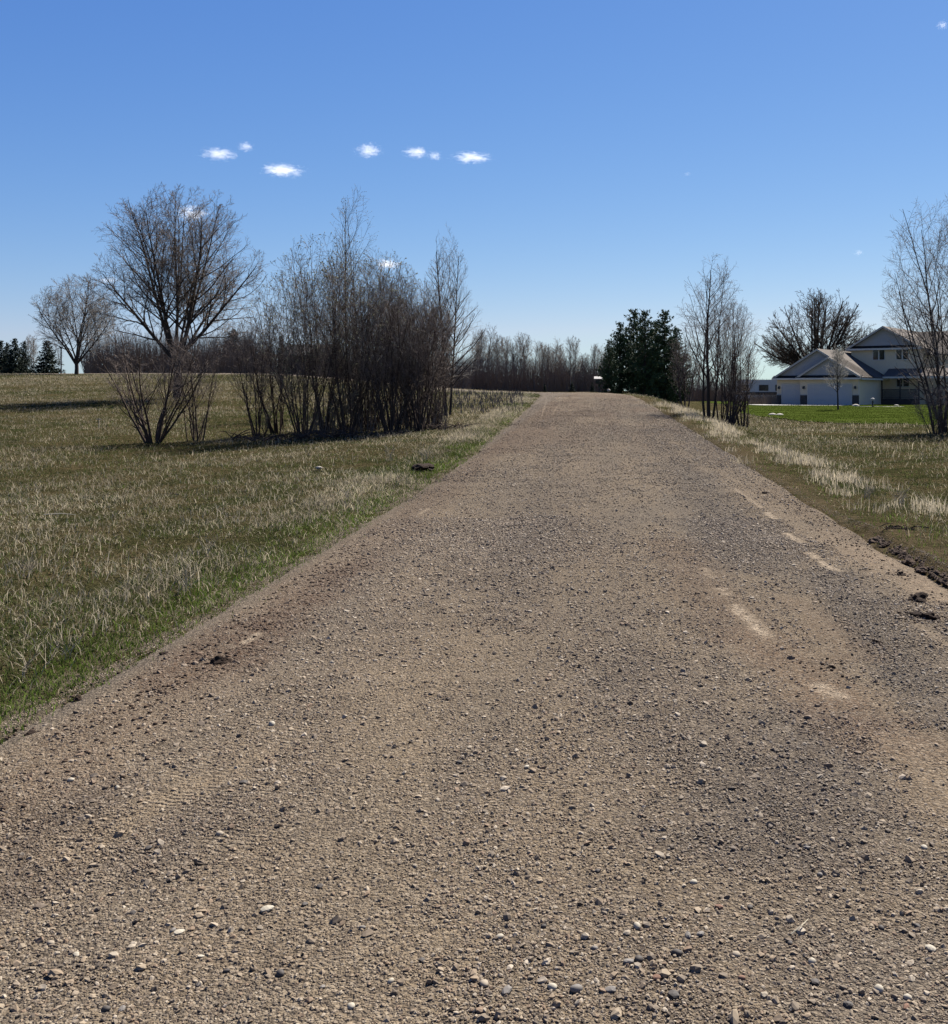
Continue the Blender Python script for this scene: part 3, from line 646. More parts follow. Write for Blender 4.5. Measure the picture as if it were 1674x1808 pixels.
def grow(seed, hgt, rad, stems=1, spread=.3, zc=.55, rz=.5, levels=3, nch=(14, 7, 4), ang=(45, 45, 40), lr=(.55, .5, .5), trop=(.05, .10, .05, .0), wob=(.06, .12, .18, .25),
         r0=.12, rmin=.004, t0=(.25, .2, .2), base_r=.0, env='ell', rr=.55, stemlen=1.0, fork_h=0.0, lead=.16, smin=.25):
    """grow a bare tree inside an envelope; returns polylines by level"""
    g = np.random.default_rng(seed); out = [[] for _ in range(levels+1)]
    C = np.array([0, 0, hgt*zc]); 
    def outside(p):
        jitter = .93+.14*math.sin(p[0]*3.1+p[1]*2.3+seed)*math.sin(p[2]*2.7+seed*1.3)
        if env == 'ell':
            q = (p-C)/np.array([rad, rad, hgt*rz]); return q.dot(q) > jitter*jitter
        if env == 'cone':
            f = max(0.0, 1-p[2]/hgt); w_ = rad*min(1, (f*1.7)**.9)*jitter+.05; return math.hypot(p[0], p[1]) > w_ or p[2] > hgt
        if env == 'vase':
            f = p[2]/hgt; w_ = rad*(.18+1.0*min(1, f*1.5))*(1 if f < .75 else math.sqrt(max(0, 1-((f-.75)/.27)**2)))*jitter; return math.hypot(p[0], p[1]) > w_+.05 or f > 1
    nseg = (9, 6, 4, 3, 3)
    def br(P, D, L, r, lv):
        n = nseg[lv]; pts = [P.copy()]; rs = [r]; D = D/np.linalg.norm(D)
        rend = max(rmin*.6, r*(lead if lv == 0 else .3))
        for i in range(n):
            D = D+g.normal(0, wob[lv], 3); D[2] += trop[lv]; D /= np.linalg.norm(D)
            P = P+D*L/n
            if outside(P) and i >= 1: break
            pts.append(P.copy()); rs.append(r+(rend-r)*((i+1)/n)**.8)
        if len(pts) < 2: return
        if len(pts) < n+1: rs = list(np.linspace(r, rend, len(pts)))
        pts = np.array(pts); rs = np.array(rs); out[lv].append((pts, rs))
        if lv >= levels: return
        m = len(pts)-1; fl = min(1.0, m/n); k = max(1, int(round(nch[lv]*fl))) if lv else nch[lv]; L = L*(.35+.65*fl); phi = g.uniform(0, 6.28)
        if lv > 0: k = max(1, int(round(k*(.55+.9*g.random()))))
        for j in range(k):
            t = t0[lv]+(1-t0[lv])*((j+g.random())/k); f = t*m; i = min(int(f), m-1); fr = f-i
            q = pts[i]*(1-fr)+pts[i+1]*fr; T = pts[i+1]-pts[i]; T = T/np.linalg.norm(T)
            phi += 2.4+g.normal(0, .35); a = R(ang[lv])*(1.15-.45*t)*g.uniform(.75, 1.25)
            u = np.cross(T, [0.3, .2, 1] if abs(T[2]) < .8 else [1, .2, 0]); u /= np.linalg.norm(u); v = np.cross(T, u)
            d = T*math.cos(a)+(u*math.cos(phi)+v*math.sin(phi))*math.sin(a)
            rl = (rs[i]*(1-fr)+rs[i+1]*fr)
            br(q, d, L*lr[lv]*(1.25-.65*t)*g.uniform(.7, 1.2), max(rmin, rl*rr*g.uniform(.8, 1.15)), lv+1)
        
    if fork_h:
        tr_ = np.array([[0, 0, -.1], [.02*fork_h, 0, fork_h*.5], [0, 0, fork_h+.2]]); out[0].append((tr_, np.array([r0*1.9, r0*1.6, r0*1.5])))
    for s in range(stems):
        a = 2*math.pi*s/stems+g.uniform(-.4, .4); sp = spread*(g.uniform(smin, 1.0) if stems > 2 else 1) if stems > 1 else 0
        D = np.array([math.cos(a)*sp, math.sin(a)*sp, 1.0])
        P = np.array([math.cos(a)*base_r*g.random(), math.sin(a)*base_r*g.random(), -.08+fork_h*(.8+.2*g.random() if fork_h else 0)])
        br(P, D, hgt*stemlen*g.uniform(.82, 1.05)*1.03, r0*(g.uniform(.6, 1.1) if stems > 1 else 1), 0)
    return out
def bark(name, c, c2):
    m = NM(name, .9, .15); o = m.obj(); n = m.noise(m.mapv(o, (1, 1, .2)), 14, 5, .7); m.col(m.mix(n, c, c2))
    m.nor(m.bump(n, .7, .02)); return m.m
BK_DARK = bark('dark_bark', (.026, .019, .014), (.066, .050, .038))
BK_TWIG = bark('brown_twigs', (.10, .075, .056), (.20, .16, .125))
BK_GREY = bark('grey_twigs', (.14, .12, .10), (.26, .235, .20))
BK_SHRUB = bark('shrub_stems', (.032, .021, .015), (.080, .056, .042))
BK_SHT = bark('shrub_twigs', (.085, .064, .052), (.19, .155, .13))
BK_WOOD = bark('far_bark', (.06, .05, .042), (.13, .11, .095))
BK_PALE = bark('pale_twigs', (.22, .20, .17), (.34, .31, .26))
M_BUD = bark('buds', (.10, .10, .055), (.19, .185, .12))
def buds(lines, n, size, seed, name, mat=M_BUD, elong=2.6):
    g = np.random.default_rng(seed); idx = g.integers(0, len(lines), n); V = []; 
    P = np.array([lines[i][0][-1] if g.random() < .6 else lines[i][0][len(lines[i][0])//2] for i in idx]); D = np.array([lines[i][0][-1]-lines[i][0][0] for i in idx])
    D /= np.linalg.norm(D, axis=1, keepdims=True)+1e-9; D = D+g.normal(0, .25, D.shape); D /= np.linalg.norm(D, axis=1, keepdims=True)
    s = size*g.uniform(.6, 1.4, n)[:, None]; A = np.cross(D, g.normal(0, 1, D.shape)); A /= np.linalg.norm(A, axis=1, keepdims=True)+1e-9; B = np.cross(D, A)
    V = np.stack([P, P+D*s*elong*.4+A*s*.5, P+D*s*elong*.4-A*s*.3+B*s*.45, P+D*s*elong*.4-A*s*.3-B*s*.45, P+D*s*elong], 1)
    b = np.arange(n)[:, None]*5
    f = np.concatenate([b+np.array([[k]]) for k in (0, 2, 1, 0, 3, 2, 0, 1, 3, 4, 1, 2, 4, 2, 3, 4, 3, 1)], 1)
    return np_mesh(name, V.reshape(-1, 3), f.reshape(-1), np.full(n*6, 3), mat)
def bare_tree(name, loc, label, cat='tree', group=None, rz=0, twig=BK_TWIG, wood=BK_DARK, bud=0, budsize=.02, lvtrunk=1, tilt=None, **kw):
    o = grow(**kw); e = empty(name, loc, rz)
    tr = [l for lv in range(lvtrunk+1) for l in o[lv]]; cr = [l for lv in range(lvtrunk+1, len(o)) for l in o[lv]]
    link('trunk', tubes(tr, 5, 'trunk', wood), None, e)
    if cr:
        cm = tubes(cr, 3, 'crown', twig); link('crown', cm, None, e)
        if bud: b = link('buds', buds(o[-1], bud, budsize, kw['seed'], 'buds'), None, e); b['kind'] = 'stuff'
    tag(e, label, cat, group)
    if tilt: e.rotation_euler = (tilt[0], tilt[1], rz)
    return e
def gl(X, d): x = lat(X, d); return Vector((x, d, Hs(x, d)-.03))

# big vase-shaped tree on the left field
bare_tree('bare_tree', gl(312, 55), 'big bare tree with a broad domed crown rising behind the shrubs in the left field', seed=12, hgt=11.0, rad=5.1, stems=12, spread=1.10, zc=.57, rz=.405, fork_h=2.5, smin=.05,
          levels=3, nch=(17, 11, 9), ang=(44, 44, 46), lr=(.38, .40, .38), trop=(.05, .03, .02, .0), wob=(.045, .11, .16, .2), r0=.12, rmin=.0065, t0=(.18, .15, .1), base_r=.25, twig=BK_TWIG, stemlen=1.0)
bare_tree('bare_tree', gl(135, 96), 'smaller round-topped bare tree on the field skyline beside the dark spruces', seed=23, hgt=9.4, rad=4.0, stems=9, spread=.75, zc=.57, rz=.44, fork_h=1.2, smin=.05,
          levels=3, nch=(14, 10, 7), ang=(45, 45, 42), lr=(.46, .48, .48), trop=(.03, .03, .0, .0), wob=(.06, .12, .18, .2), r0=.11, rmin=.010, t0=(.2, .2, .1), base_r=.12, twig=BK_GREY)
# slender poplars behind the thicket
bare_tree('poplar_tree', gl(622, 42), 'slender bare poplar standing up out of the middle of the thicket', seed=31, hgt=8.9, rad=1.35, stems=3, spread=.10, zc=.62, rz=.42,
          levels=3, nch=(24, 6, 3), ang=(38, 38, 35), lr=(.26, .45, .5), trop=(.02, .07, .03, 0), wob=(.03, .08, .14, .2), r0=.065, rmin=.004, t0=(.25, .2, .2), base_r=.25, twig=BK_GREY, wood=BK_DARK, bud=900, budsize=.018)
bare_tree('poplar_tree', gl(790, 38), 'slender bare poplar with a pointed crown at the right end of the thicket', seed=37, hgt=7.75, rad=1.5, stems=2, spread=.035, zc=.5, rz=.5, env='cone',
          levels=3, nch=(44, 7, 4), ang=(46, 36, 35), lr=(.30, .46, .5), trop=(.03, .06, .03, 0), wob=(.018, .07, .14, .2), r0=.07, rmin=.0035, t0=(.18, .2, .2), base_r=.16, twig=BK_GREY, wood=BK_DARK)
# thicket shrubs, left of the road
def shrub(X, d, h, r, seed, label, stems=14, cat='shrub', name='bare_shrub', group='shrubs of the thicket on the left', bud=0, twig=BK_SHT, spread=.5, nch=(8, 6, 4), rz_=0, r0=.028, budsize=.03, lr=(.42, .45, .45)):
    return bare_tree(name, gl(X, d), label, cat, group, seed=seed, hgt=h, rad=r, stems=stems, spread=spread, env='vase', levels=3, nch=nch, ang=(34, 38, 40), lr=lr,
          trop=(.05, .06, .04, .0), wob=(.07, .13, .18, .22), r0=r0, rmin=.0035, t0=(.18, .15, .1), base_r=.22, twig=twig, wood=BK_SHRUB, bud=bud, budsize=budsize, rz=rz_)
shrub(272, 29.5, 3.5, 1.75, 41, 'spreading vase-shaped bare shrub standing alone at the left of the thicket', 14, group=None, spread=.75, r0=.042)
shrub(345, 30.0, 3.2, .85, 42, 'narrow upright bare shrub just right of the spreading lone shrub', 9, group=None, spread=.35)
TH = [(455, 30.5, 3.6, 1.0, 'bare shrub with few stems at the left end of the thicket', 9, 0), (490, 31.5, 4.1, 1.15, 'upright bare shrub second from the left end of the thicket', 12, 300),
      (535, 29.2, 4.9, 1.3, 'tall many-stemmed bare shrub with open base in the left of the thicket', 16, 900), (575, 32.0, 6.2, 1.5, 'tallest budding shrub with dark catkin tips in the thicket', 16, 1600),
      (615, 29.8, 5.3, 1.35, 'dense budding shrub below the middle poplar, front of the thicket', 16, 1200), (655, 31.5, 5.7, 1.4, 'dense budding shrub right of the middle poplar', 16, 1100),
      (690, 29.6, 4.6, 1.3, 'dense dark brown shrub in the right half of the thicket', 18, 300), (728, 31.0, 4.75, 1.35, 'leaning brown shrub with feathery top in the right half of the thicket', 18, 500),
      (742, 29.8, 4.0, .95, 'dark brown shrub near the right front of the thicket', 18, 0), (768, 31.5, 3.8, .75, 'dark brown shrub at the right end of the thicket below the pointed poplar', 16, 0),
      (640, 33.5, 4.6, 1.5, 'bare shrub in the back row behind the middle of the thicket', 18, 0), (705, 33.5, 4.2, 1.2, 'bare shrub in the back row behind the right of the thicket', 18, 0)]
for i, (X, d, h, r, lb, st, bd) in enumerate(TH):
    shrub(X, d, h, r, 50+i, lb, st, bud=bd, nch=(10, 6, 4), budsize=.024, spread=.42, twig=(BK_SHT if bd < 600 else BK_TWIG))
def sticks(name, X, d, n, ln, label, cat='branch', w=1.2):
    m = MB(); c = gl(X, d)
    for i in range(n):
        a = random.uniform(0, 6.28); L = ln*random.uniform(.4, 1)
        p = Vector((random.uniform(-w, w), random.uniform(-.4, .4), .05)); q = p+Vector((math.cos(a)*L, math.sin(a)*L*.5, random.uniform(.05, .35)*L))
        m.tube([p, (p+q)/2+Vector((0, 0, random.uniform(.0, .12))), q], [.018, .013, .004], 4)
    o = m.build(name, BK_SHRUB); o.location = c; tag(o, label, cat); return o
sticks('fallen_branch', 410, 30, 5, 1.4, 'fallen dark branch lying between the lone shrubs and the thicket', w=.3)
sticks('brush_pile', 480, 28.8, 34, .9, 'low tangle of dead branches under the left end of the thicket', 'brush pile', 1.0)
sticks('brush_pile', 620, 28.6, 60, .8, 'dead sticks piled along the foot of the thicket centre', 'brush pile', 1.4)
sticks('brush_pile', 780, 30.2, 40, .8, 'dark dead brush at the right foot of the thicket by the verge', 'brush pile', .8)

# right side clump near the road
bare_tree('bare_tree', gl(1252, 40), 'tallest bare tree of the clump on the right verge, two dark stems', seed=71, hgt=6.4, rad=1.65, stems=3, spread=.14, zc=.58, rz=.46,
          levels=3, nch=(17, 7, 5), ang=(42, 42, 40), lr=(.34, .46, .5), trop=(.02, .07, .03, 0), wob=(.05, .12, .18, .2), r0=.085, rmin=.0045, t0=(.2, .2, .1), base_r=.2, twig=BK_TWIG)
for X, d, h, r, s, st, lb in ((1292, 39.0, 4.7, 1.15, 72, 9, 'bare shrub with several bent stems right of the two-stemmed tree'), (1312, 39.6, 3.4, .8, 73, 9, 'lower bare shrub at the right edge of the verge clump'), (1275, 41.0, 5.2, 1.0, 75, 6, 'tall thin bare shrub behind the verge clump')):
    shrub(X, d, h, r, s, lb, st, group='shrubs of the clump on the right verge', r0=.04, spread=.35, nch=(10, 7, 4), twig=BK_TWIG)
shrub(1210, 51, 3.6, 1.25, 74, 'small dense brown tree with horizontal lower twigs beside the pines', 3, cat='tree', name='young_tree', group=None, r0=.055, spread=.25, nch=(24, 8, 4), lr=(.36, .45, .45))
# large oak behind the house
bare_tree('oak_tree', gl(1440, 138), 'huge spreading bare tree with thick black limbs behind the house', seed=83, hgt=16.2, rad=8.3, stems=30, spread=2.4, smin=.0, zc=.48, rz=.53, levels=3, nch=(11, 7, 5), ang=(30, 34, 40),
          lr=(.40, .42, .42), trop=(.012, .01, .02, 0), wob=(.035, .07, .12, .2), r0=.25, rmin=.024, t0=(.25, .2, .15), base_r=.7, twig=BK_DARK, wood=BK_DARK, rr=.5, stemlen=.8, fork_h=4.2, lead=.2)
# tall tree at the right frame edge
bare_tree('bare_tree', gl(1667, 36), 'tall bare multi-stemmed tree cut by the right edge of the view', seed=91, hgt=8.7, rad=2.4, stems=9, spread=.27, zc=.56, rz=.47, levels=3, nch=(16, 8, 5), ang=(46, 42, 42),
          lr=(.36, .45, .5), trop=(.02, .05, .02, 0), wob=(.05, .12, .18, .2), r0=.068, rmin=.0045, t0=(.15, .2, .1), base_r=.4, twig=BK_GREY)
shrub(1652, 34.5, 1.7, 1.1, 92, 'low twiggy bare shrub at the foot of the right-hand tree', 11, group=None, r0=.018)
# sapling on the lawn
bare_tree('sapling', gl(1480, 77), 'young bare sapling planted on the lawn in front of the wide garage door', seed=95, hgt=4.7, rad=1.5, stems=1, spread=0, zc=.63, rz=.38, levels=3, nch=(30, 8, 5), ang=(40, 40, 40),
          lr=(.34, .5, .5), trop=(.0, .05, .02, 0), wob=(.02, .1, .15, .2), r0=.08, rmin=.009, t0=(.32, .2, .1), twig=BK_PALE)

# woods at the end of the road: each tree a copy of one of six kinds
def proto_wood(seed, h, r, stems, spread, twig):
    o = grow(seed=seed, hgt=h, rad=r, stems=stems, spread=spread, zc=.60, rz=.42, levels=3, nch=(18, 7, 4), ang=(34, 36, 38), lr=(.30, .5, .5), trop=(.02, .06, .04, .02), wob=(.05, .12, .18, .2), r0=.13, rmin=.013, t0=(.3, .15, .1), base_r=.3)
    return tubes(o[0]+o[1], 4, 'trunk', BK_WOOD), tubes(o[2]+o[3], 3, 'crown', twig)
PW = [proto_wood(101+i, 9+.6*i, 2.0+.25*(i % 3), 1+i % 4, .16, (BK_TWIG, BK_GREY)[i % 2]) for i in range(6)]
def wood_tree(X, d, s, k, label, group, name='bare_tree'):
    e = empty(name, gl(X, d), random.uniform(0, 6.28)); e.scale = (s, s, s*random.uniform(.9, 1.1))
    link('trunk', PW[k][0], None, e); link('crown', PW[k][1], None, e)
    tag(e, label, 'tree', group); return e
rr_ = random.Random(5)
for i in range(84):
    X = 812+(1072-812)*(i+rr_.random())/84; d = rr_.choice((125, 135, 145, 160))+rr_.uniform(-4, 4)
    top = np.interp(X, [812, 850, 900, 940, 965, 1000, 1040, 1070], [588, 586, 582, 592, 604, 600, 616, 610])+rr_.uniform(-4, 24)
    hh = (CY-top)/F*d+HC-Hs(lat(X, d), d); wood_tree(X, d, hh*1.04/10.0, rr_.randrange(6), 'bare tree of the distant wood, '+('above the pale strip of road bending left' if X < 900 else 'left of the small spruces at the crest' if X < 955 else 'behind the small spruces at the crest' if X < 1030 else 'close against the left side of the pines'), 'bare trees of the wood behind the road crest')
for i in range(44):
    X = 1170+(1345-1170)*(i+rr_.random())/44; d = rr_.uniform(150, 200); top = 640+rr_.uniform(-12, 18)
    hh = (CY-top)/F*d+HC-Hs(lat(X, d), d); wood_tree(X, d, hh*1.04/10.0, rr_.randrange(6), 'low bare tree of the far wood, '+('between the pines and the two-stemmed verge tree' if X < 1235 else 'seen behind the right verge clump' if X < 1305 else 'between the verge clump and the camper'), 'bare trees of the far wood on the right')
for i in range(30):
    X = 148+(480-148)*(i+rr_.random())/30; d = rr_.uniform(108, 125); top = np.interp(X, [148, 200, 300, 420, 480], [565, 560, 575, 585, 600])+rr_.uniform(-8, 14)
    hh = (CY-top)/F*d+HC-Hs(lat(X, d), d); wood_tree(X, d, hh*1.04/10.0, rr_.randrange(6), 'brown skyline tree '+('between the small round tree and the big one' if X < 250 else 'directly behind the big domed tree' if X < 375 else 'between the big domed tree and the thicket'), 'bare trees on the left skyline')
for i in range(26):
    X = 480+(820-480)*(i+rr_.random())/26; d = rr_.uniform(112, 140); top = 615+rr_.uniform(-12, 14)
    hh = (CY-top)/F*d+HC-Hs(lat(X, d), d); wood_tree(X, d, hh*1.04/10.0, rr_.randrange(6), 'bare tree far behind the thicket, seen through its '+('left half' if X < 620 else 'middle' if X < 720 else 'right end'), 'bare trees far behind the thicket')
for i in range(6):
    X = (8, 34, 58, 62, 100, 112)[i]; d = 165+i*3; top = (598, 592, 588, 598, 600, 606)[i]
    hh = (CY-top)/F*d+HC-Hs(lat(X, d), d); wood_tree(X, d, hh/10.0, i, 'pale bare tree standing behind the dark spruces at the far left', 'bare trees behind the spruces')
# low brush filling between the far trunks
def brush(name, X0, X1, d, hpx, n, label, seed, spd=5, th_=.022):
    g = np.random.default_rng(seed); X = g.uniform(X0, X1, n); D = g.uniform(d-spd, d+spd, n); x = (X-CX)/F*D; z = H(x, D)
    h = hpx/F*D*g.uniform(.35, 1.0, n); a = g.uniform(0, 6.28, n); sp = g.uniform(.05, .35, n)
    P0 = np.stack([x, D, z], -1); P2 = P0+np.stack([np.cos(a)*sp*h, np.sin(a)*sp*h, h], -1); P1 = (P0+P2)/2+g.normal(0, .06, (n, 3))*h[:, None]
    lines = [(np.array([P0[i], P1[i], P2[i]]), np.array([th_, th_*.7, th_*.28])) for i in range(n)]
    o = link(name, tubes(lines, 3, name, BK_TWIG)); tag(o, label, 'undergrowth', kind='stuff')
brush('undergrowth', 815, 1075, 128, 62, 5200, 'brown tangled undergrowth between the trunks of the distant wood', 1)
brush('undergrowth', 150, 480, 110, 78, 5000, 'brown tangled undergrowth along the left field skyline', 2)
brush('undergrowth', 1170, 1380, 150, 40, 4200, 'brown undergrowth of the far wood behind the right verge', 3)
brush('undergrowth', 560, 830, 112, 60, 3600, 'brown undergrowth far behind the thicket', 4)
brush('undergrowth', 800, 925, 52, 12, 420, 'low brown weeds and brush on the slope left of the road crest', 6, 13)
brush('undergrowth', 540, 790, 31.3, 105, 420, 'dark tangled low stems filling the inside of the thicket', 8, 1.6, .009)
brush('undergrowth', 1322, 1376, 112, 22, 700, 'low brown brush beside the garage wall in front of the camper', 7)

# conifers
def needles_mat(name, c, c2):
    m = NM(name, .7, .2); a = m.n('ShaderNodeAttribute', attribute_name='tint'); m.col(m.mix(m.noise(m.obj(), 1.5, 3), c, c2)); return m.m
M_PINE = needles_mat('pine_needles', (.022, .040, .014), (.065, .095, .035)); M_SPR = needles_mat('spruce_needles', (.008, .016, .009), (.020, .034, .016))
def conifer(h, r, seed, mat, pine=False, whorls=None, tuft=.16):
    g = np.random.default_rng(seed); lines = []; P = []; D = []
    lines.append((np.array([[0, 0, -.1], [0, 0, h*.4], [0, 0, h*.75], [0, 0, h*.97]]), np.array([.022*h, .015*h, .007*h, .002*h])))
    n = whorls or int(h*5)
    for i in range(n):
        z = h*(.04+.94*(i+.5)/n); f = z/h
        prof = (1-f)**(.85) if not pine else (min(1, .55+f*1.4) if f < .3 else max(0, 1-(f-.3)/.72)**.72)
        for k in range(int(6+6*(1-f))):
            a = g.uniform(0, 6.28); L = max(.12, r*prof*g.uniform(.55, 1.15)*(1 if not pine else .72+.5*math.sin(a*2+z*1.9+seed)**2)); up = g.uniform(.15, .7) if pine else g.uniform(-.25, .15)
            d = np.array([math.cos(a), math.sin(a), up]); p0 = np.array([0, 0, z]); p2 = p0+d*L; p1 = (p0+p2)/2+np.array([0, 0, -.06*L]); lines.append((np.array([p0, p1, p2]), np.array([.012*h/5, .008*h/5, .003])))
            m_ = max(3, int(L/tuft*1.7))
            for t in np.linspace(.22, 1, m_):
                q = p0+(p2-p0)*t; q = q+g.normal(0, tuft*.45, 3); P.append(q); D.append(d*.8+g.normal(0, .35, 3)+np.array([0, 0, .5 if pine else -.1]))
    P = np.array(P); D = np.array(D); D /= np.linalg.norm(D, axis=1, keepdims=True); N = len(P)
    # each tuft: five needle blades fanned round its axis
    Vl = []; Fl = []; K = 6
    for k in range(K):
        dd = D+g.normal(0, .55, D.shape); dd /= np.linalg.norm(dd, axis=1, keepdims=True); s = tuft*g.uniform(.7, 1.4, N)[:, None]
        A = np.cross(dd, g.normal(0, 1, D.shape)); A /= np.linalg.norm(A, axis=1, keepdims=True)+1e-9
        Vl.append(np.stack([P, P+dd*s*.5+A*s*.17, P+dd*s*1.1, P+dd*s*.5-A*s*.17], 1))
    V = np.concatenate(Vl).reshape(-1, 3); nq = len(V)//4
    me = np_mesh('needles', V, np.arange(nq*4), np.full(nq, 4), mat)
    return tubes(lines, 4, 'trunk', BK_DARK), me
def put_conifer(name, meshes, X, d, s, label, group=None, rz=0, sc=None):
    e = empty(name, gl(X, d), rz); e.scale = (s, s, s) if sc is None else sc
    link('trunk', meshes[0], None, e); link('crown', meshes[1], None, e); tag(e, label, 'conifer', group); return e
pn = [conifer(6.6, 1.5, 207+i, M_PINE, True, 30, .145) for i in range(3)]
for X, d, top, rw, k, lb in ((1076, 84, 603, 1.0, 0, 'lowest dark pine at the left end of the cluster at the road crest'), (1095, 87, 572, 1.0, 1, 'second dark pine from the left in the cluster at the road crest'), (1119, 89, 550, 1.05, 2, 'tall pointed dark pine left of the middle of the crest cluster'), (1139, 85, 552, 1.0, 0, 'tall dark pine in the middle of the crest cluster'),
                         (1158, 90, 572, 1.0, 1, 'shorter dark pine between the two tallest on the right of the crest cluster'), (1173, 87, 552, 1.0, 2, 'tall rounded dark pine right of the middle of the crest cluster'), (1194, 90, 582, .95, 0, 'dark pine at the right end of the crest cluster')):
    s = ((CY-top)/F*d+HC-Hs(lat(X, d), d))/6.4; put_conifer('pine_tree', pn[k], X, d, s, lb, 'pines at the road crest', X, (s*rw, s*rw, s))
sp = [conifer(5.0, 1.55, 211+i, M_SPR, False, 26, .17) for i in range(2)]
for X, d, top, w_, k, lb in ((2, 122, 600, 1, 0, 'dark spruce at the left frame edge'), (14, 124, 604, 1, 1, 'dark spruce second from the left frame edge'), (26, 121, 596, 1.1, 0, 'tallest of the left-edge dark spruces'), (42, 123, 601, .9, 1, 'narrow dark spruce at the right of the left-edge row'), (83, 120, 600, 1.5, 0, 'broad dark spruce standing apart beside the skyline tree'), (412, 113, 580, 1.5, 1, 'dark evergreen among the bare trees behind the lone shrubs'), (437, 116, 598, 1.5, 0, 'lower dark evergreen left of the thicket on the skyline'), (496, 112, 590, .8, 1, 'narrow dark spruce behind the left of the thicket'),
                            (962, 112, 677, 1.0, 0, 'small black spruce left of centre at the road crest'), (1010, 112, 672, 1.1, 1, 'small black spruce in the middle at the road crest'), (1046, 110, 674, 1.0, 0, 'small black spruce next to the white-topped post box')):
    s = ((CY-top)/F*d+HC-Hs(lat(X, d), d))/5.0; put_conifer('spruce_tree', sp[k], X, d, s, lb, None, X, (s*w_, s*w_, s))

# ------------------------------------------------------------------ house
def siding(name, c, step=.13):
    m = NM(name, .6, .3); o = m.obj(); z = m.sep(o)[2]; f = m.math('FRACT', m.math('DIVIDE', z, step))
    n = m.noise(o, 1.2, 4); m.col(m.mix(n, tuple(k*.93 for k in c), tuple(k*1.04 for k in c))); m.nor(m.bump(f, .8, .012)); return m.m
M_SID = siding('cream_siding', (.60, .48, .33)); M_TRIM = plain('white_trim', (.50, .45, .38), .5, .3, .05); M_GD = plain('garage_white', (.39, .365, .335), .5, .3, .04)
def shingle():
    m = NM('shingles', .95, .1); o = m.obj(); b = m.n('ShaderNodeTexBrick'); m.lk(m.mapv(o, (1, 1, 1)), b.inputs[0]); b.inputs['Scale'].default_value = 4
    n = m.noise(o, 9, 4, .7); c = m.mix(n, (.080, .066, .054), (.125, .104, .084)); m.col(m.mix(m.math('MULTIPLY', m.ss(m.math('FRACT', m.math('MULTIPLY', m.sep(o)[2], 9.0)), 0, .25, 1, 0), .5), c, (.05, .042, .035))); return m.m
M_SH = shingle(); M_GAB = plain('grey_gable_siding', (.29, .28, .28), .7, .2, .1, 2); M_PENT = plain('pent_soffit_shadow', (.022, .019, .017), .9, .1, .3)  # M_PENT: shingle colour darkened to paint in the soffit shadow under the gables
M_STN = plain('dark_stone_veneer', (.075, .062, .052), .9, .2, .5, 5, bump=.03)
M_DARK = plain('dark_glass', (.012, .014, .018), .08, .5, .1); M_DECK = plain('stained_deck_wood', (.05, .040, .032), .8, .2, .3, 4); M_CONC = plain('concrete', (.32, .30, .265), .85, .2, .12, 2); M_MET = plain('black_metal', (.02, .02, .022), .5, .4, .1)
th = R(33.0)
A = Vector((lat(1372, 110), 110, 0)); A.z = .08
house = empty('two_storey_house', A, -th)      # local x = along garage front to the right, local y = depth
tag(house, 'cream two-storey house with attached garage, brown shingle roofs and two white garage doors', 'house')
GW, GD = 9.36, 8.0; GZ = 2.85; BX = 2.95; BP = -.7
# garage walls
MB().box(0, BX, 0, GD, -.3, GZ).box(BX, GW, BP, GD, -.3, GZ).build('wall', M_SID, house)
def gable_roof(xl, xr, y0, y1, ze, slope, ov=.38, ovf=.35, t=.16):
    xm = (xl+xr)/2; zp = ze+slope*((xr-xl)/2); zl = ze-slope*ov
    m = MB(); a, b = y0-ovf, y1
    m.slab([(xl-ov, a, zl+t), (xm, a, zp+t), (xm, b, zp+t), (xl-ov, b, zl+t)], t)
    m.slab([(xm, a, zp+t), (xr+ov, a, zl+t), (xr+ov, b, zl+t), (xm, b, zp+t)], t)
    return m, xm, zp, zl
SL = .60
m, xm, zp, zl = gable_roof(0, GW, 0, GD+3, GZ+.15, SL); m.build('roof', M_SH, house); GP = zp
m2, xm2, zp2, zl2 = gable_roof(BX, GW, BP, 3.5, GZ+.15, SL); m2.build('roof', M_SH, house)
MB().prism([(0.0, GZ), (GW, GZ), (GW, GZ+.15), (xm, GP), (0, GZ+.15)], .02, .18).build('gable', M_GAB, house)
MB().prism([(BX, GZ), (GW, GZ), (GW, GZ+.15), (xm2, zp2), (BX, GZ+.15)], BP+.02, BP+.18).build('gable', M_GAB, house)
def rake(xl, xr, y, ze, slope, ov=.38, ovf=.35):
    xmm = (xl+xr)/2; zpp = ze+slope*((xr-xl)/2); zll = ze-slope*ov; yy = y-ovf-.03; m = MB()
    m.prism([(xl-ov, zll-.06), (xl-ov, zll+.17), (xmm, zpp+.17), (xmm, zpp-.06)], yy, yy+.03); m.prism([(xmm, zpp-.06), (xmm, zpp+.17), (xr+ov, zll+.17), (xr+ov, zll-.06)], yy, yy+.03)
    return m
M_RAKE = plain('taupe_trim', (.34, .31, .27), .6, .3, .05)
rake(0, GW, 0, GZ+.15, SL).build('rake_trim', M_RAKE, house); rake(BX, GW, BP, GZ+.15, SL).build('rake_trim', M_RAKE, house)
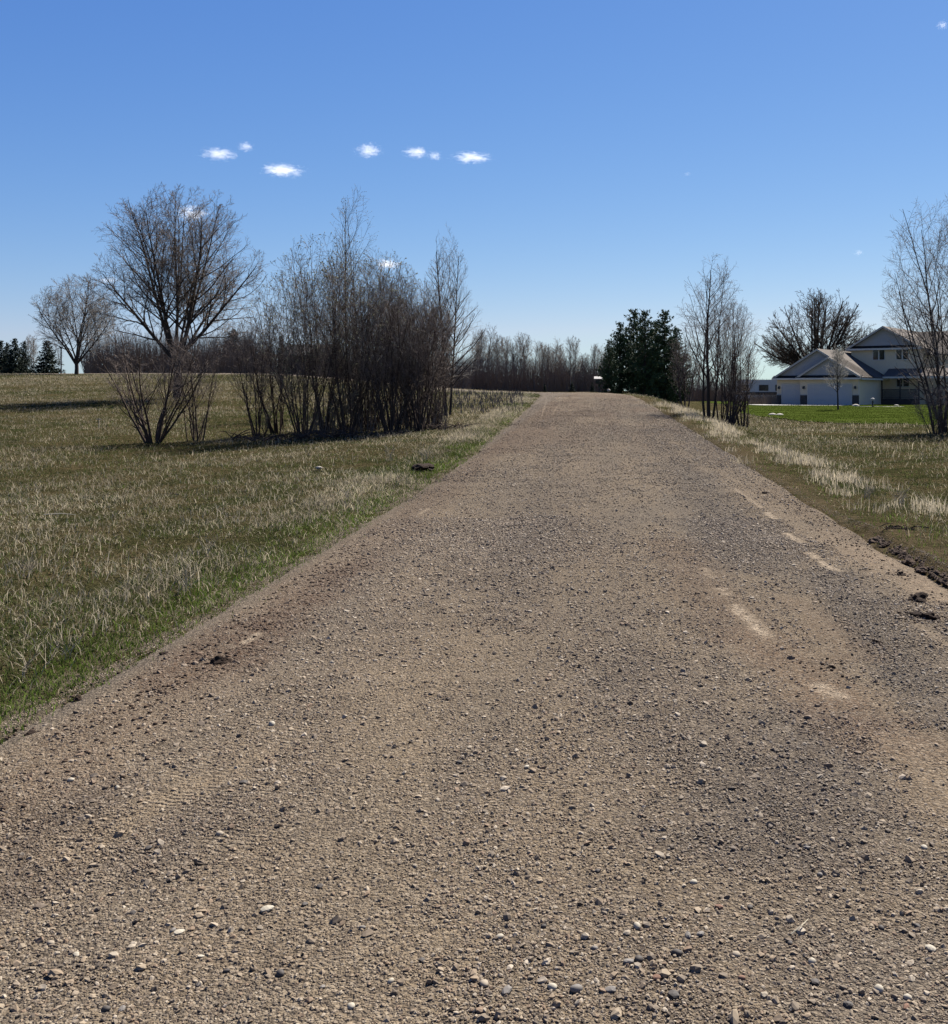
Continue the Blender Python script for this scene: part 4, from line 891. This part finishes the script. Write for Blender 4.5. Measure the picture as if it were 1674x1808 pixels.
# pent strips below the gables, coloured near-black as the soffit's shadow line
MB().slab([(-.38, -.55, GZ+.02), (BX, -.55, GZ+.02), (BX, .01, GZ+.30), (-.38, .01, GZ+.30)], .08).build('pent_roof', M_PENT, house)
MB().slab([(BX-.3, BP-.55, GZ+.02), (GW+.38, BP-.55, GZ+.02), (GW+.38, BP+.01, GZ+.30), (BX-.3, BP+.01, GZ+.30)], .08).build('pent_roof', M_PENT, house)
MB().box(-.38, BX, -.57, -.55, GZ-.16, GZ+.02).box(BX-.3, GW+.38, BP-.57, BP-.55, GZ-.16, GZ+.02).box(GW+.38, GW+.40, BP-.35, GD, GZ-.2, GZ-.02).build('fascia', M_TRIM, house)
def garage_door(x0, x1, y):
    zt = 2.2; o = MB().box(x0, x1, y-.03, y, .0, zt).build('garage_door', M_GD, house)
    for k in range(4):
        z0 = .02+k*.545; link_ = MB()
        nn = max(3, int((x1-x0)/.62)); w_ = (x1-x0)/nn
        link_.box(x0+.02, x1-.02, y-.05, y-.031, z0, z0+.52)
        for j in range(nn): link_.box(x0+j*w_+.07, x0+(j+1)*w_-.07, y-.062, y-.051, z0+.09, z0+.43)
        link_.build('panel', M_GD, o)
    MB().box(x0-.09, x0, y-.06, y, 0, zt+.09).box(x1, x1+.09, y-.06, y, 0, zt+.09).box(x0, x1, y-.06, y, zt, zt+.09).build('door_frame', M_TRIM, house)
garage_door(.62, 2.80, -.003); garage_door(3.85, 8.55, BP-.003)
def stones(x0, x1, y, z1=1.05):
    o = MB().box(x0, x1, y-.06, y, 0, z1).build('stone_base', M_STN, house); m = MB(); z = 0
    while z < z1-.05:
        x = x0; hh = random.uniform(.09, .16)
        while x < x1-.03:
            ww = min(random.uniform(.16, .34), x1-x); m.box(x+.01, x+ww-.01, y-.06-random.uniform(.02, .05), y-.061, z+.01, min(z+hh, z1)-.01); x += ww
        z += hh
    s = m.build('stone_facing', M_STN, o); s['kind'] = 'stuff'
    MB().box(x0-.02, x1+.02, y-.13, y-.001, z1, z1+.07).build('sill', M_CONC, o)
stones(0.0, .52, -.004); stones(2.98, 3.74, BP-.004); stones(8.66, GW, BP-.004)
def wall_lamp(x, y):
    o = MB().box(x-.06, x+.06, y-.05, y, 1.78, 2.02).build('wall_lamp', M_MET, house)
    MB().box(x-.09, x+.09, y-.24, y-.055, 1.72, 1.98).build('lantern', M_MET, o)
wall_lamp(.28, -.004); wall_lamp(3.38, BP-.004); wall_lamp(8.98, BP-.004)
MB().box(GW-.06, GW+.02, BP-.02, BP+.08, 0, GZ).build('corner_trim', M_TRIM, house)
# main two-storey block
MX0, MX1, MY0, MY1, MZ = 5.45, 12.95, GD, GD+13.5, 6.25
MB().box(MX0, MX1, MY0, MY1, -.3, MZ).build('wall', M_SID, house)
m3, xm3, zp3, _ = gable_roof(MX0, MX1, MY0, MY1, MZ+.05, .58, .55, .5); m3.build('roof', M_SH, house)
MB().prism([(MX0, MZ), (MX1, MZ), (MX1, MZ+.05), (xm3, zp3), (MX0, MZ+.05)], MY0+.02, MY0+.18).build('gable', M_GAB, house)
rake(MX0, MX1, MY0, MZ+.05, .58, .55, .5).build('rake_trim', M_RAKE, house)
MB().slab([(MX0-.5, MY0-.5, MZ-.05), (MX1+.5, MY0-.5, MZ-.05), (MX1+.5, MY0+.01, MZ+.25), (MX0-.5, MY0+.01, MZ+.25)], .08).build('pent_roof', M_PENT, house)
MB().box(MX0-.5, MX1+.5, MY0-.52, MY0-.5, MZ-.25, MZ-.05).build('fascia', M_TRIM, house)
# far wing to the right
MB().box(MX1, MX1+6, MY0+2.5, MY1-1, -.3, 5.6).build('wall', M_SID, house)
MB().slab([(MX1-2, MY0+2.0, 5.55), (MX1+6.4, MY0+2.0, 5.55), (MX1+6.4, MY0+7.2, 8.3), (MX1-2, MY0+7.2, 8.3)], .16).slab([(MX1-2, MY0+7.2, 8.3), (MX1+6.4, MY0+7.2, 8.3), (MX1+6.4, MY1-.6, 5.55), (MX1-2, MY1-.6, 5.55)], .16).build('roof', M_SH, house)
# porch roof across the ground floor front of the block
MB().slab([(GW+.35, MY0-2.2, 3.05), (MX1+4.5, MY0-2.2, 3.05), (MX1+4.5, MY0+.0, 3.95), (GW+.35, MY0+.0, 3.95)], .14).build('porch_roof', M_SH, house)
MB().box(GW+.35, MX1+4.5, MY0-2.22, MY0-2.20, 2.86, 3.05).build('fascia', M_TRIM, house)
def window(x0, x1, z0, z1, y):
    f = MB().box(x0-.08, x1+.08, y-.05, y, z1, z1+.1).box(x0-.08, x1+.08, y-.05, y, z0-.1, z0).box(x0-.08, x0, y-.05, y, z0, z1).box(x1, x1+.08, y-.05, y, z0, z1).box((x0+x1)/2-.07, (x0+x1)/2+.07, y-.05, y, z0, z1).build('window', M_TRIM, house)
    xm_ = (x0+x1)/2
    for a, b in ((x0, xm_-.07), (xm_+.07, x1)): MB().box(a, b, y-.02, y-.004, z0, z1).build('pane', M_DARK, f)
def hx(X, y):   # photo column to local x on the plane local y = y
    u = (X-CX)/F; a = A.x+y*math.sin(th); b = A.y+y*math.cos(th); return (u*b-a)/(math.cos(th)+u*math.sin(th))
yw = MY0-.004
window(hx(1542, MY0), hx(1562, MY0), 4.95, 6.0, yw); window(hx(1583, MY0), hx(1604, MY0), 4.95, 6.0, yw); window(hx(1584, MY0), hx(1605, MY0), 2.0, 3.05, yw)
# deck in front of the block
dk = MB().box(GW+.05, MX1+.6, MY0-1.7, MY0-.01, .55, .68).build('deck', M_DECK, house)
MB().box(GW+.05, MX1+.6, MY0-1.7, MY0-1.66, -.2, .55).build('skirt', M_DECK, dk)
r_ = MB().box(GW+.05, MX1+.6, MY0-1.70, MY0-1.62, 1.62, 1.70).box(GW+.05, MX1+.6, MY0-1.69, MY0-1.63, .75, .80)
x = GW+.1
while x < MX1+.55: r_.box(x, x+.035, MY0-1.68, MY0-1.645, .80, 1.62); x += .085
r_.build('railing', M_DECK, dk)
for x in (GW+.12, GW+2.1, MX1+.5): MB().box(x-.06, x+.06, MY0-1.72, MY0-1.60, .68, 2.9).build('post', M_DECK, dk)
# driveway apron
def slab_on(name, pts, mat, dz):
    me = bpy.data.meshes.new(name); me.from_pydata([(x, y, Hs(x, y)+dz) for x, y in pts]+[(x, y, Hs(x, y)-.2) for x, y in pts], [], [tuple(range(len(pts)))]+[(i, i+len(pts), (i+1) % len(pts)+len(pts), (i+1) % len(pts)) for i in range(len(pts))])
    return tag(link(name, me, mat), kind='structure')
c, s = math.cos(th), math.sin(th)
slab_on('driveway', [(A.x+u*c+v*s, A.y-u*s+v*c) for u, v in ((-1.0, -.1), (-1.5, -5.5), (2, -7.5), (8.9, -6.0), (9.3, -.75), (2.95, -.75), (2.9, -.1))], M_CONC, .05)
# camper trailer left of the garage
tr = empty('camper_trailer', (lat(1345, 121), 121, Hs(lat(1345, 121), 121)), R(-12))
prof = [(-3.2, .55), (-3.2, 2.3), (-2.9, 2.62), (-2.2, 2.8), (1.6, 2.8), (2.5, 2.7), (3.1, 2.2), (3.3, 1.4), (3.2, .55)]
M_CAM = plain('camper_white', (.5, .47, .42), .4, .4, .05)
MB().prism(prof, -1.2, 1.2).build('body', M_CAM, tr); MB().box(-3.22, 3.25, -1.23, -1.21, 1.0, 1.35).build('stripe', M_DECK, tr)
for x0, x1 in ((-2.6, -1.5), (-.2, .8), (1.7, 2.5)):
    f = MB().box(x0-.05, x1+.05, -1.225, -1.202, 1.5, 2.2).build('window', M_MET, tr); MB().box(x0, x1, -1.24, -1.226, 1.55, 2.15).build('pane', M_DARK, f)
for x in (-.5, .45): MB().tube([(x, -1.15, .35), (x, -.9, .35)], .35, 14).build('wheel', M_MET, tr)
MB().tube([(3.2, 0, .55), (4.3, 0, .5)], .05, 5).build('hitch', M_MET, tr)
tag(tr, 'white camper trailer with rounded roof parked left of the garage', 'camper')
# dark shed whose roof shows through the thicket
sh = empty('farm_shed', gl(552, 118)); MB().box(-2.6, 2.6, -2, 2, 0, 2.7).build('wall', plain('weathered_boards', (.09, .075, .065), .9, .1, .3, 3), sh)
MB().slab([(-2.9, -2.4, 2.55), (2.9, -2.4, 2.55), (2.9, 0, 3.9), (-2.9, 0, 3.9)], .12).slab([(-2.9, 0, 3.9), (2.9, 0, 3.9), (2.9, 2.4, 2.55), (-2.9, 2.4, 2.55)], .12).build('roof', plain('dark_roofing', (.04, .038, .036), .8, .2, .2), sh)
tag(sh, 'low dark building whose roof line shows through the thicket twigs', 'shed')

# ------------------------------------------------------------------ small things
M_ROCK = plain('pale_boulder', (.30, .27, .22), .85, .2, .25, 4, bump=.02)
bo = rock_mesh('boulder', 301, M_ROCK, 3, .16, .62)
for X, d, r, lb in ((1364, 62, .2, 'flat pale boulder at the lawn edge, left of a pair'), (1377, 61.5, .19, 'round pale boulder at the lawn edge, right of a pair'), (1511, 98, .27, 'white rounded boulder beside the right garage corner'), (1583, 100, .2, 'grey boulder in front of the deck')):
    o = link('boulder', bo); g = gl(X, d); o.location = (g.x, g.y, g.z+r*.3); o.scale = (r*1.25, r, r); o.rotation_euler = (0, 0, X); tag(o, lb, 'boulder')
p = empty('garden_light', gl(1541, 92)); MB().tube([(0, 0, 0), (0, 0, .62)], .07, 8).build('post', M_MET, p); MB().tube([(0, 0, .62), (0, 0, .78), (0, 0, .9)], [.15, .17, .03], 10).build('lamp_cap', M_CONC, p)
tag(p, 'short dark garden light post on the lawn right of the garage', 'garden light')
g = gl(1580, 84); tag(slab_on('stepping_slab', [(g.x-1.3, 92.5), (g.x+3.2, 92), (g.x+3.4, 93.4), (g.x-1.0, 93.8)], M_CONC, .05), kind='structure')
p = empty('post_box', gl(1058, 100)); MB().tube([(0, 0, 0), (0, 0, 1.0)], .08, 6).build('post', M_DECK, p); MB().box(-.36, .36, -.25, .25, .95, 1.45).build('box', M_DECK, p)
MB().slab([(-.5, -.35, 1.45), (.5, -.35, 1.45), (.5, 0, 1.68), (-.5, 0, 1.68)], .04).slab([(-.5, 0, 1.68), (.5, 0, 1.68), (.5, .35, 1.45), (-.5, .35, 1.45)], .04).build('roof', M_TRIM, p)
tag(p, 'dark box on a post with a white little roof at the road crest', 'post box')
o = link('boulder', bo); g = gl(1075, 78); o.location = (g.x, g.y, g.z+.35); o.scale = (.13, .13, .2); tag(o, 'tiny white reflector-like stone at the foot of the left pine', 'stone')
p = empty('utility_post', gl(108, 101)); MB().tube([(0, 0, -.2), (0, 0, 2.7)], .06, 6).build('post', M_MET, p); MB().box(-.12, .12, -.05, .05, 2.6, 2.75).build('cap', M_MET, p)
tag(p, 'thin dark post on the skyline between the broad spruce and the small tree', 'post')
# marker stake in the field
M_WEED = plain('dried_stalks', (.30, .25, .17), .85, .15, .25)
M_WHT = plain('bleached_wood', (.32, .28, .20), .8, .2, .15)
g = ground_hit(175, 757); p = empty('marker_stake', g); MB().box(-.018, .018, -.01, .01, -.1, .36).build('stake', M_WEED, p); MB().box(-.10, .10, -.02, -.011, .31, .34).build('crosspiece', M_WHT, p)
tag(p, 'small pale T-shaped stake in the left field before the big tree', 'stake')
g = ground_hit(563, 831); o = link('litter', bo); o.location = g+Vector((0, 0, .05)); o.scale = (.06, .04, .05); tag(o, 'small white scrap lying in the grass left of the thicket shade', 'litter')
g = ground_hit(105, 916); o = MB().tube([(-.2, 0, .05), (.0, .03, .06), (.2, 0, .05)], [.006, .007, .003], 5).build('stick', M_WHT); o.location = g; tag(o, 'straight pale stick lying on the grass of the left field', 'stick')
def weed(X, Y, h, n, lb):
    h *= .75; n += 2
    g = ground_hit(X, Y); m = MB()
    for i in range(n):
        a = random.uniform(0, 6.28); L = h*random.uniform(.5, 1.0); p0 = Vector((random.uniform(-.05, .05), random.uniform(-.05, .05), 0)); d = Vector((math.cos(a)*.5, math.sin(a)*.4, 1)).normalized()
        p1 = p0+d*L*.5; p2 = p0+d*L+Vector((random.uniform(-.05, .05), 0, -.02)); m.tube([p0, p1, p2], [.0026, .002, .0012], 4)
        for k in range(4):
            t = random.uniform(.4, .95); q = p0+(p2-p0)*t; m.tube([q, q+Vector((random.uniform(-.1, .1), random.uniform(-.1, .1), random.uniform(.02, .12)))], [.0016, .0008], 4)
    o = m.build('dried_weed', M_WEED); o.location = g; tag(o, lb, 'weed', 'dried weed stalks in the grass')
for X, Y, h, n, lb in ((330, 1050, .42, 4, 'tall branching dried weed above the green verge, left of road middle'), (368, 985, .4, 4, 'dried weed with crossing stalks uphill of the verge'), (45, 1020, .25, 9, 'flattened pale weed clump near the left frame edge'), (110, 1165, .26, 3, 'short dried stalks near the lower left grass'), (50, 1200, .2, 3, 'lowest pale weed stalk in the green verge at the left frame edge'),
                       (618, 888, .3, 3, 'thin dried weed beside the verge below the thicket'), (700, 860, .5, 4, 'pale tall weed just left of the black turf clump'), (690, 815, .6, 6, 'pale tall weeds in front of the thicket'), (750, 815, .55, 6, 'forked pale weed before the dark right end of the thicket'), (1590, 890, .3, 8, 'bright bleached weed tuft on the right bank'), (1530, 880, .3, 8, 'bleached weed tuft left of the brightest one on the right bank')):
    weed(X, Y, h, n, lb)
# twig lying in the gravel
g = ground_hit(1415, 1650); o = MB().tube([(-.035, -.03, .012), (0, 0, .02), (.03, .05, .014)], [.002, .002, .001], 4).build('twig', M_WHT); o.location = g; tag(o, 'short pale twig lying among the pebbles at the lower right', 'twig')

# ------------------------------------------------------------------ clouds
def cloud_mat(seed, dens):
    m = bpy.data.materials.new('cloud_vapour'); m.use_nodes = True; t = m.node_tree; t.nodes.clear()
    out = t.nodes.new('ShaderNodeOutputMaterial'); pv = t.nodes.new('ShaderNodeVolumePrincipled'); t.links.new(pv.outputs[0], out.inputs['Volume'])
    tc = t.nodes.new('ShaderNodeTexCoord'); mp = t.nodes.new('ShaderNodeMapping'); mp.inputs['Location'].default_value = (seed*3.1, seed*1.7, 0); t.links.new(tc.outputs['Object'], mp.inputs[0])
    nz = t.nodes.new('ShaderNodeTexNoise'); nz.inputs['Scale'].default_value = 3.2; nz.inputs['Distortion'].default_value = .7; nz.inputs['Detail'].default_value = 6; nz.inputs['Roughness'].default_value = .72; t.links.new(mp.outputs[0], nz.inputs['Vector'])
    ln = t.nodes.new('ShaderNodeVectorMath'); ln.operation = 'LENGTH'; t.links.new(tc.outputs['Object'], ln.inputs[0])
    mr = t.nodes.new('ShaderNodeMath'); mr.operation = 'MULTIPLY_ADD'; t.links.new(ln.outputs['Value'], mr.inputs[0]); mr.inputs[1].default_value = -.36; mr.inputs[2].default_value = -.30
    ad = t.nodes.new('ShaderNodeMath'); ad.operation = 'ADD'; t.links.new(nz.outputs[0], ad.inputs[0]); t.links.new(mr.outputs[0], ad.inputs[1])
    mu = t.nodes.new('ShaderNodeMath'); mu.operation = 'MULTIPLY'; mu.use_clamp = False; t.links.new(ad.outputs[0], mu.inputs[0]); mu.inputs[1].default_value = dens
    mx = t.nodes.new('ShaderNodeMath'); mx.operation = 'MAXIMUM'; t.links.new(mu.outputs[0], mx.inputs[0]); mx.inputs[1].default_value = 0
    t.links.new(mx.outputs[0], pv.inputs['Density']); pv.inputs['Color'].default_value = (1, 1, 1, 1); pv.inputs['Anisotropy'].default_value = .2
    return m
CLD = [(387, 272, 32, 11, .9, 'wispy ragged cloud at the upper left, left of a small puff'), (434, 259, 15, 8, 1.1, 'small round cloud puff above the left tree'), (499, 301, 38, 11, 1.1, 'elongated cloud lowest of the upper group, left of centre'), (651, 266, 24, 12, 1.1, 'ragged cloud above the middle poplar'),
       (735, 269, 24, 10, 1.1, 'white cloud left of a touching smaller puff'), (768, 275, 14, 8, 1.0, 'small puff touching the right side of its neighbour cloud'), (833, 278, 36, 9, 1.0, 'long thin cloud rightmost of the upper group'), (684, 467, 24, 10, 1.5, 'bright low cloud just right of the middle poplar'), (340, 378, 30, 15, 1.1, 'cloud seen through the top of the big bare tree'),
       (1516, 446, 10, 6, .5, 'faint cloud wisp left of the right-hand tall tree'), (1214, 307, 8, 4, .4, 'faint tiny wisp high over the pines'), (192, 495, 24, 6, .5, 'faint cloud between the two left bare trees'), (1664, 44, 12, 8, .6, 'faint wisp in the top right corner')]
import bmesh as _b
for i, (X, Y, rx, rz, dn, lb) in enumerate(CLD):
    d = 3600; c0 = px(X, Y, d); bm = _b.new(); _b.ops.create_icosphere(bm, subdivisions=3, radius=1.0); me = bpy.data.meshes.new('cloud'); bm.to_mesh(me); bm.free()
    o = link('cloud', me, cloud_mat(i+1, 0.11*dn)); o.location = c0; o.scale = (rx*1.35/F*d, rx*1.0/F*d, rz*1.5/F*d); tag(o, lb, 'cloud', 'small fair-weather clouds')
SC.cycles.volume_bounces = 4
SC.cycles.max_bounces = 8
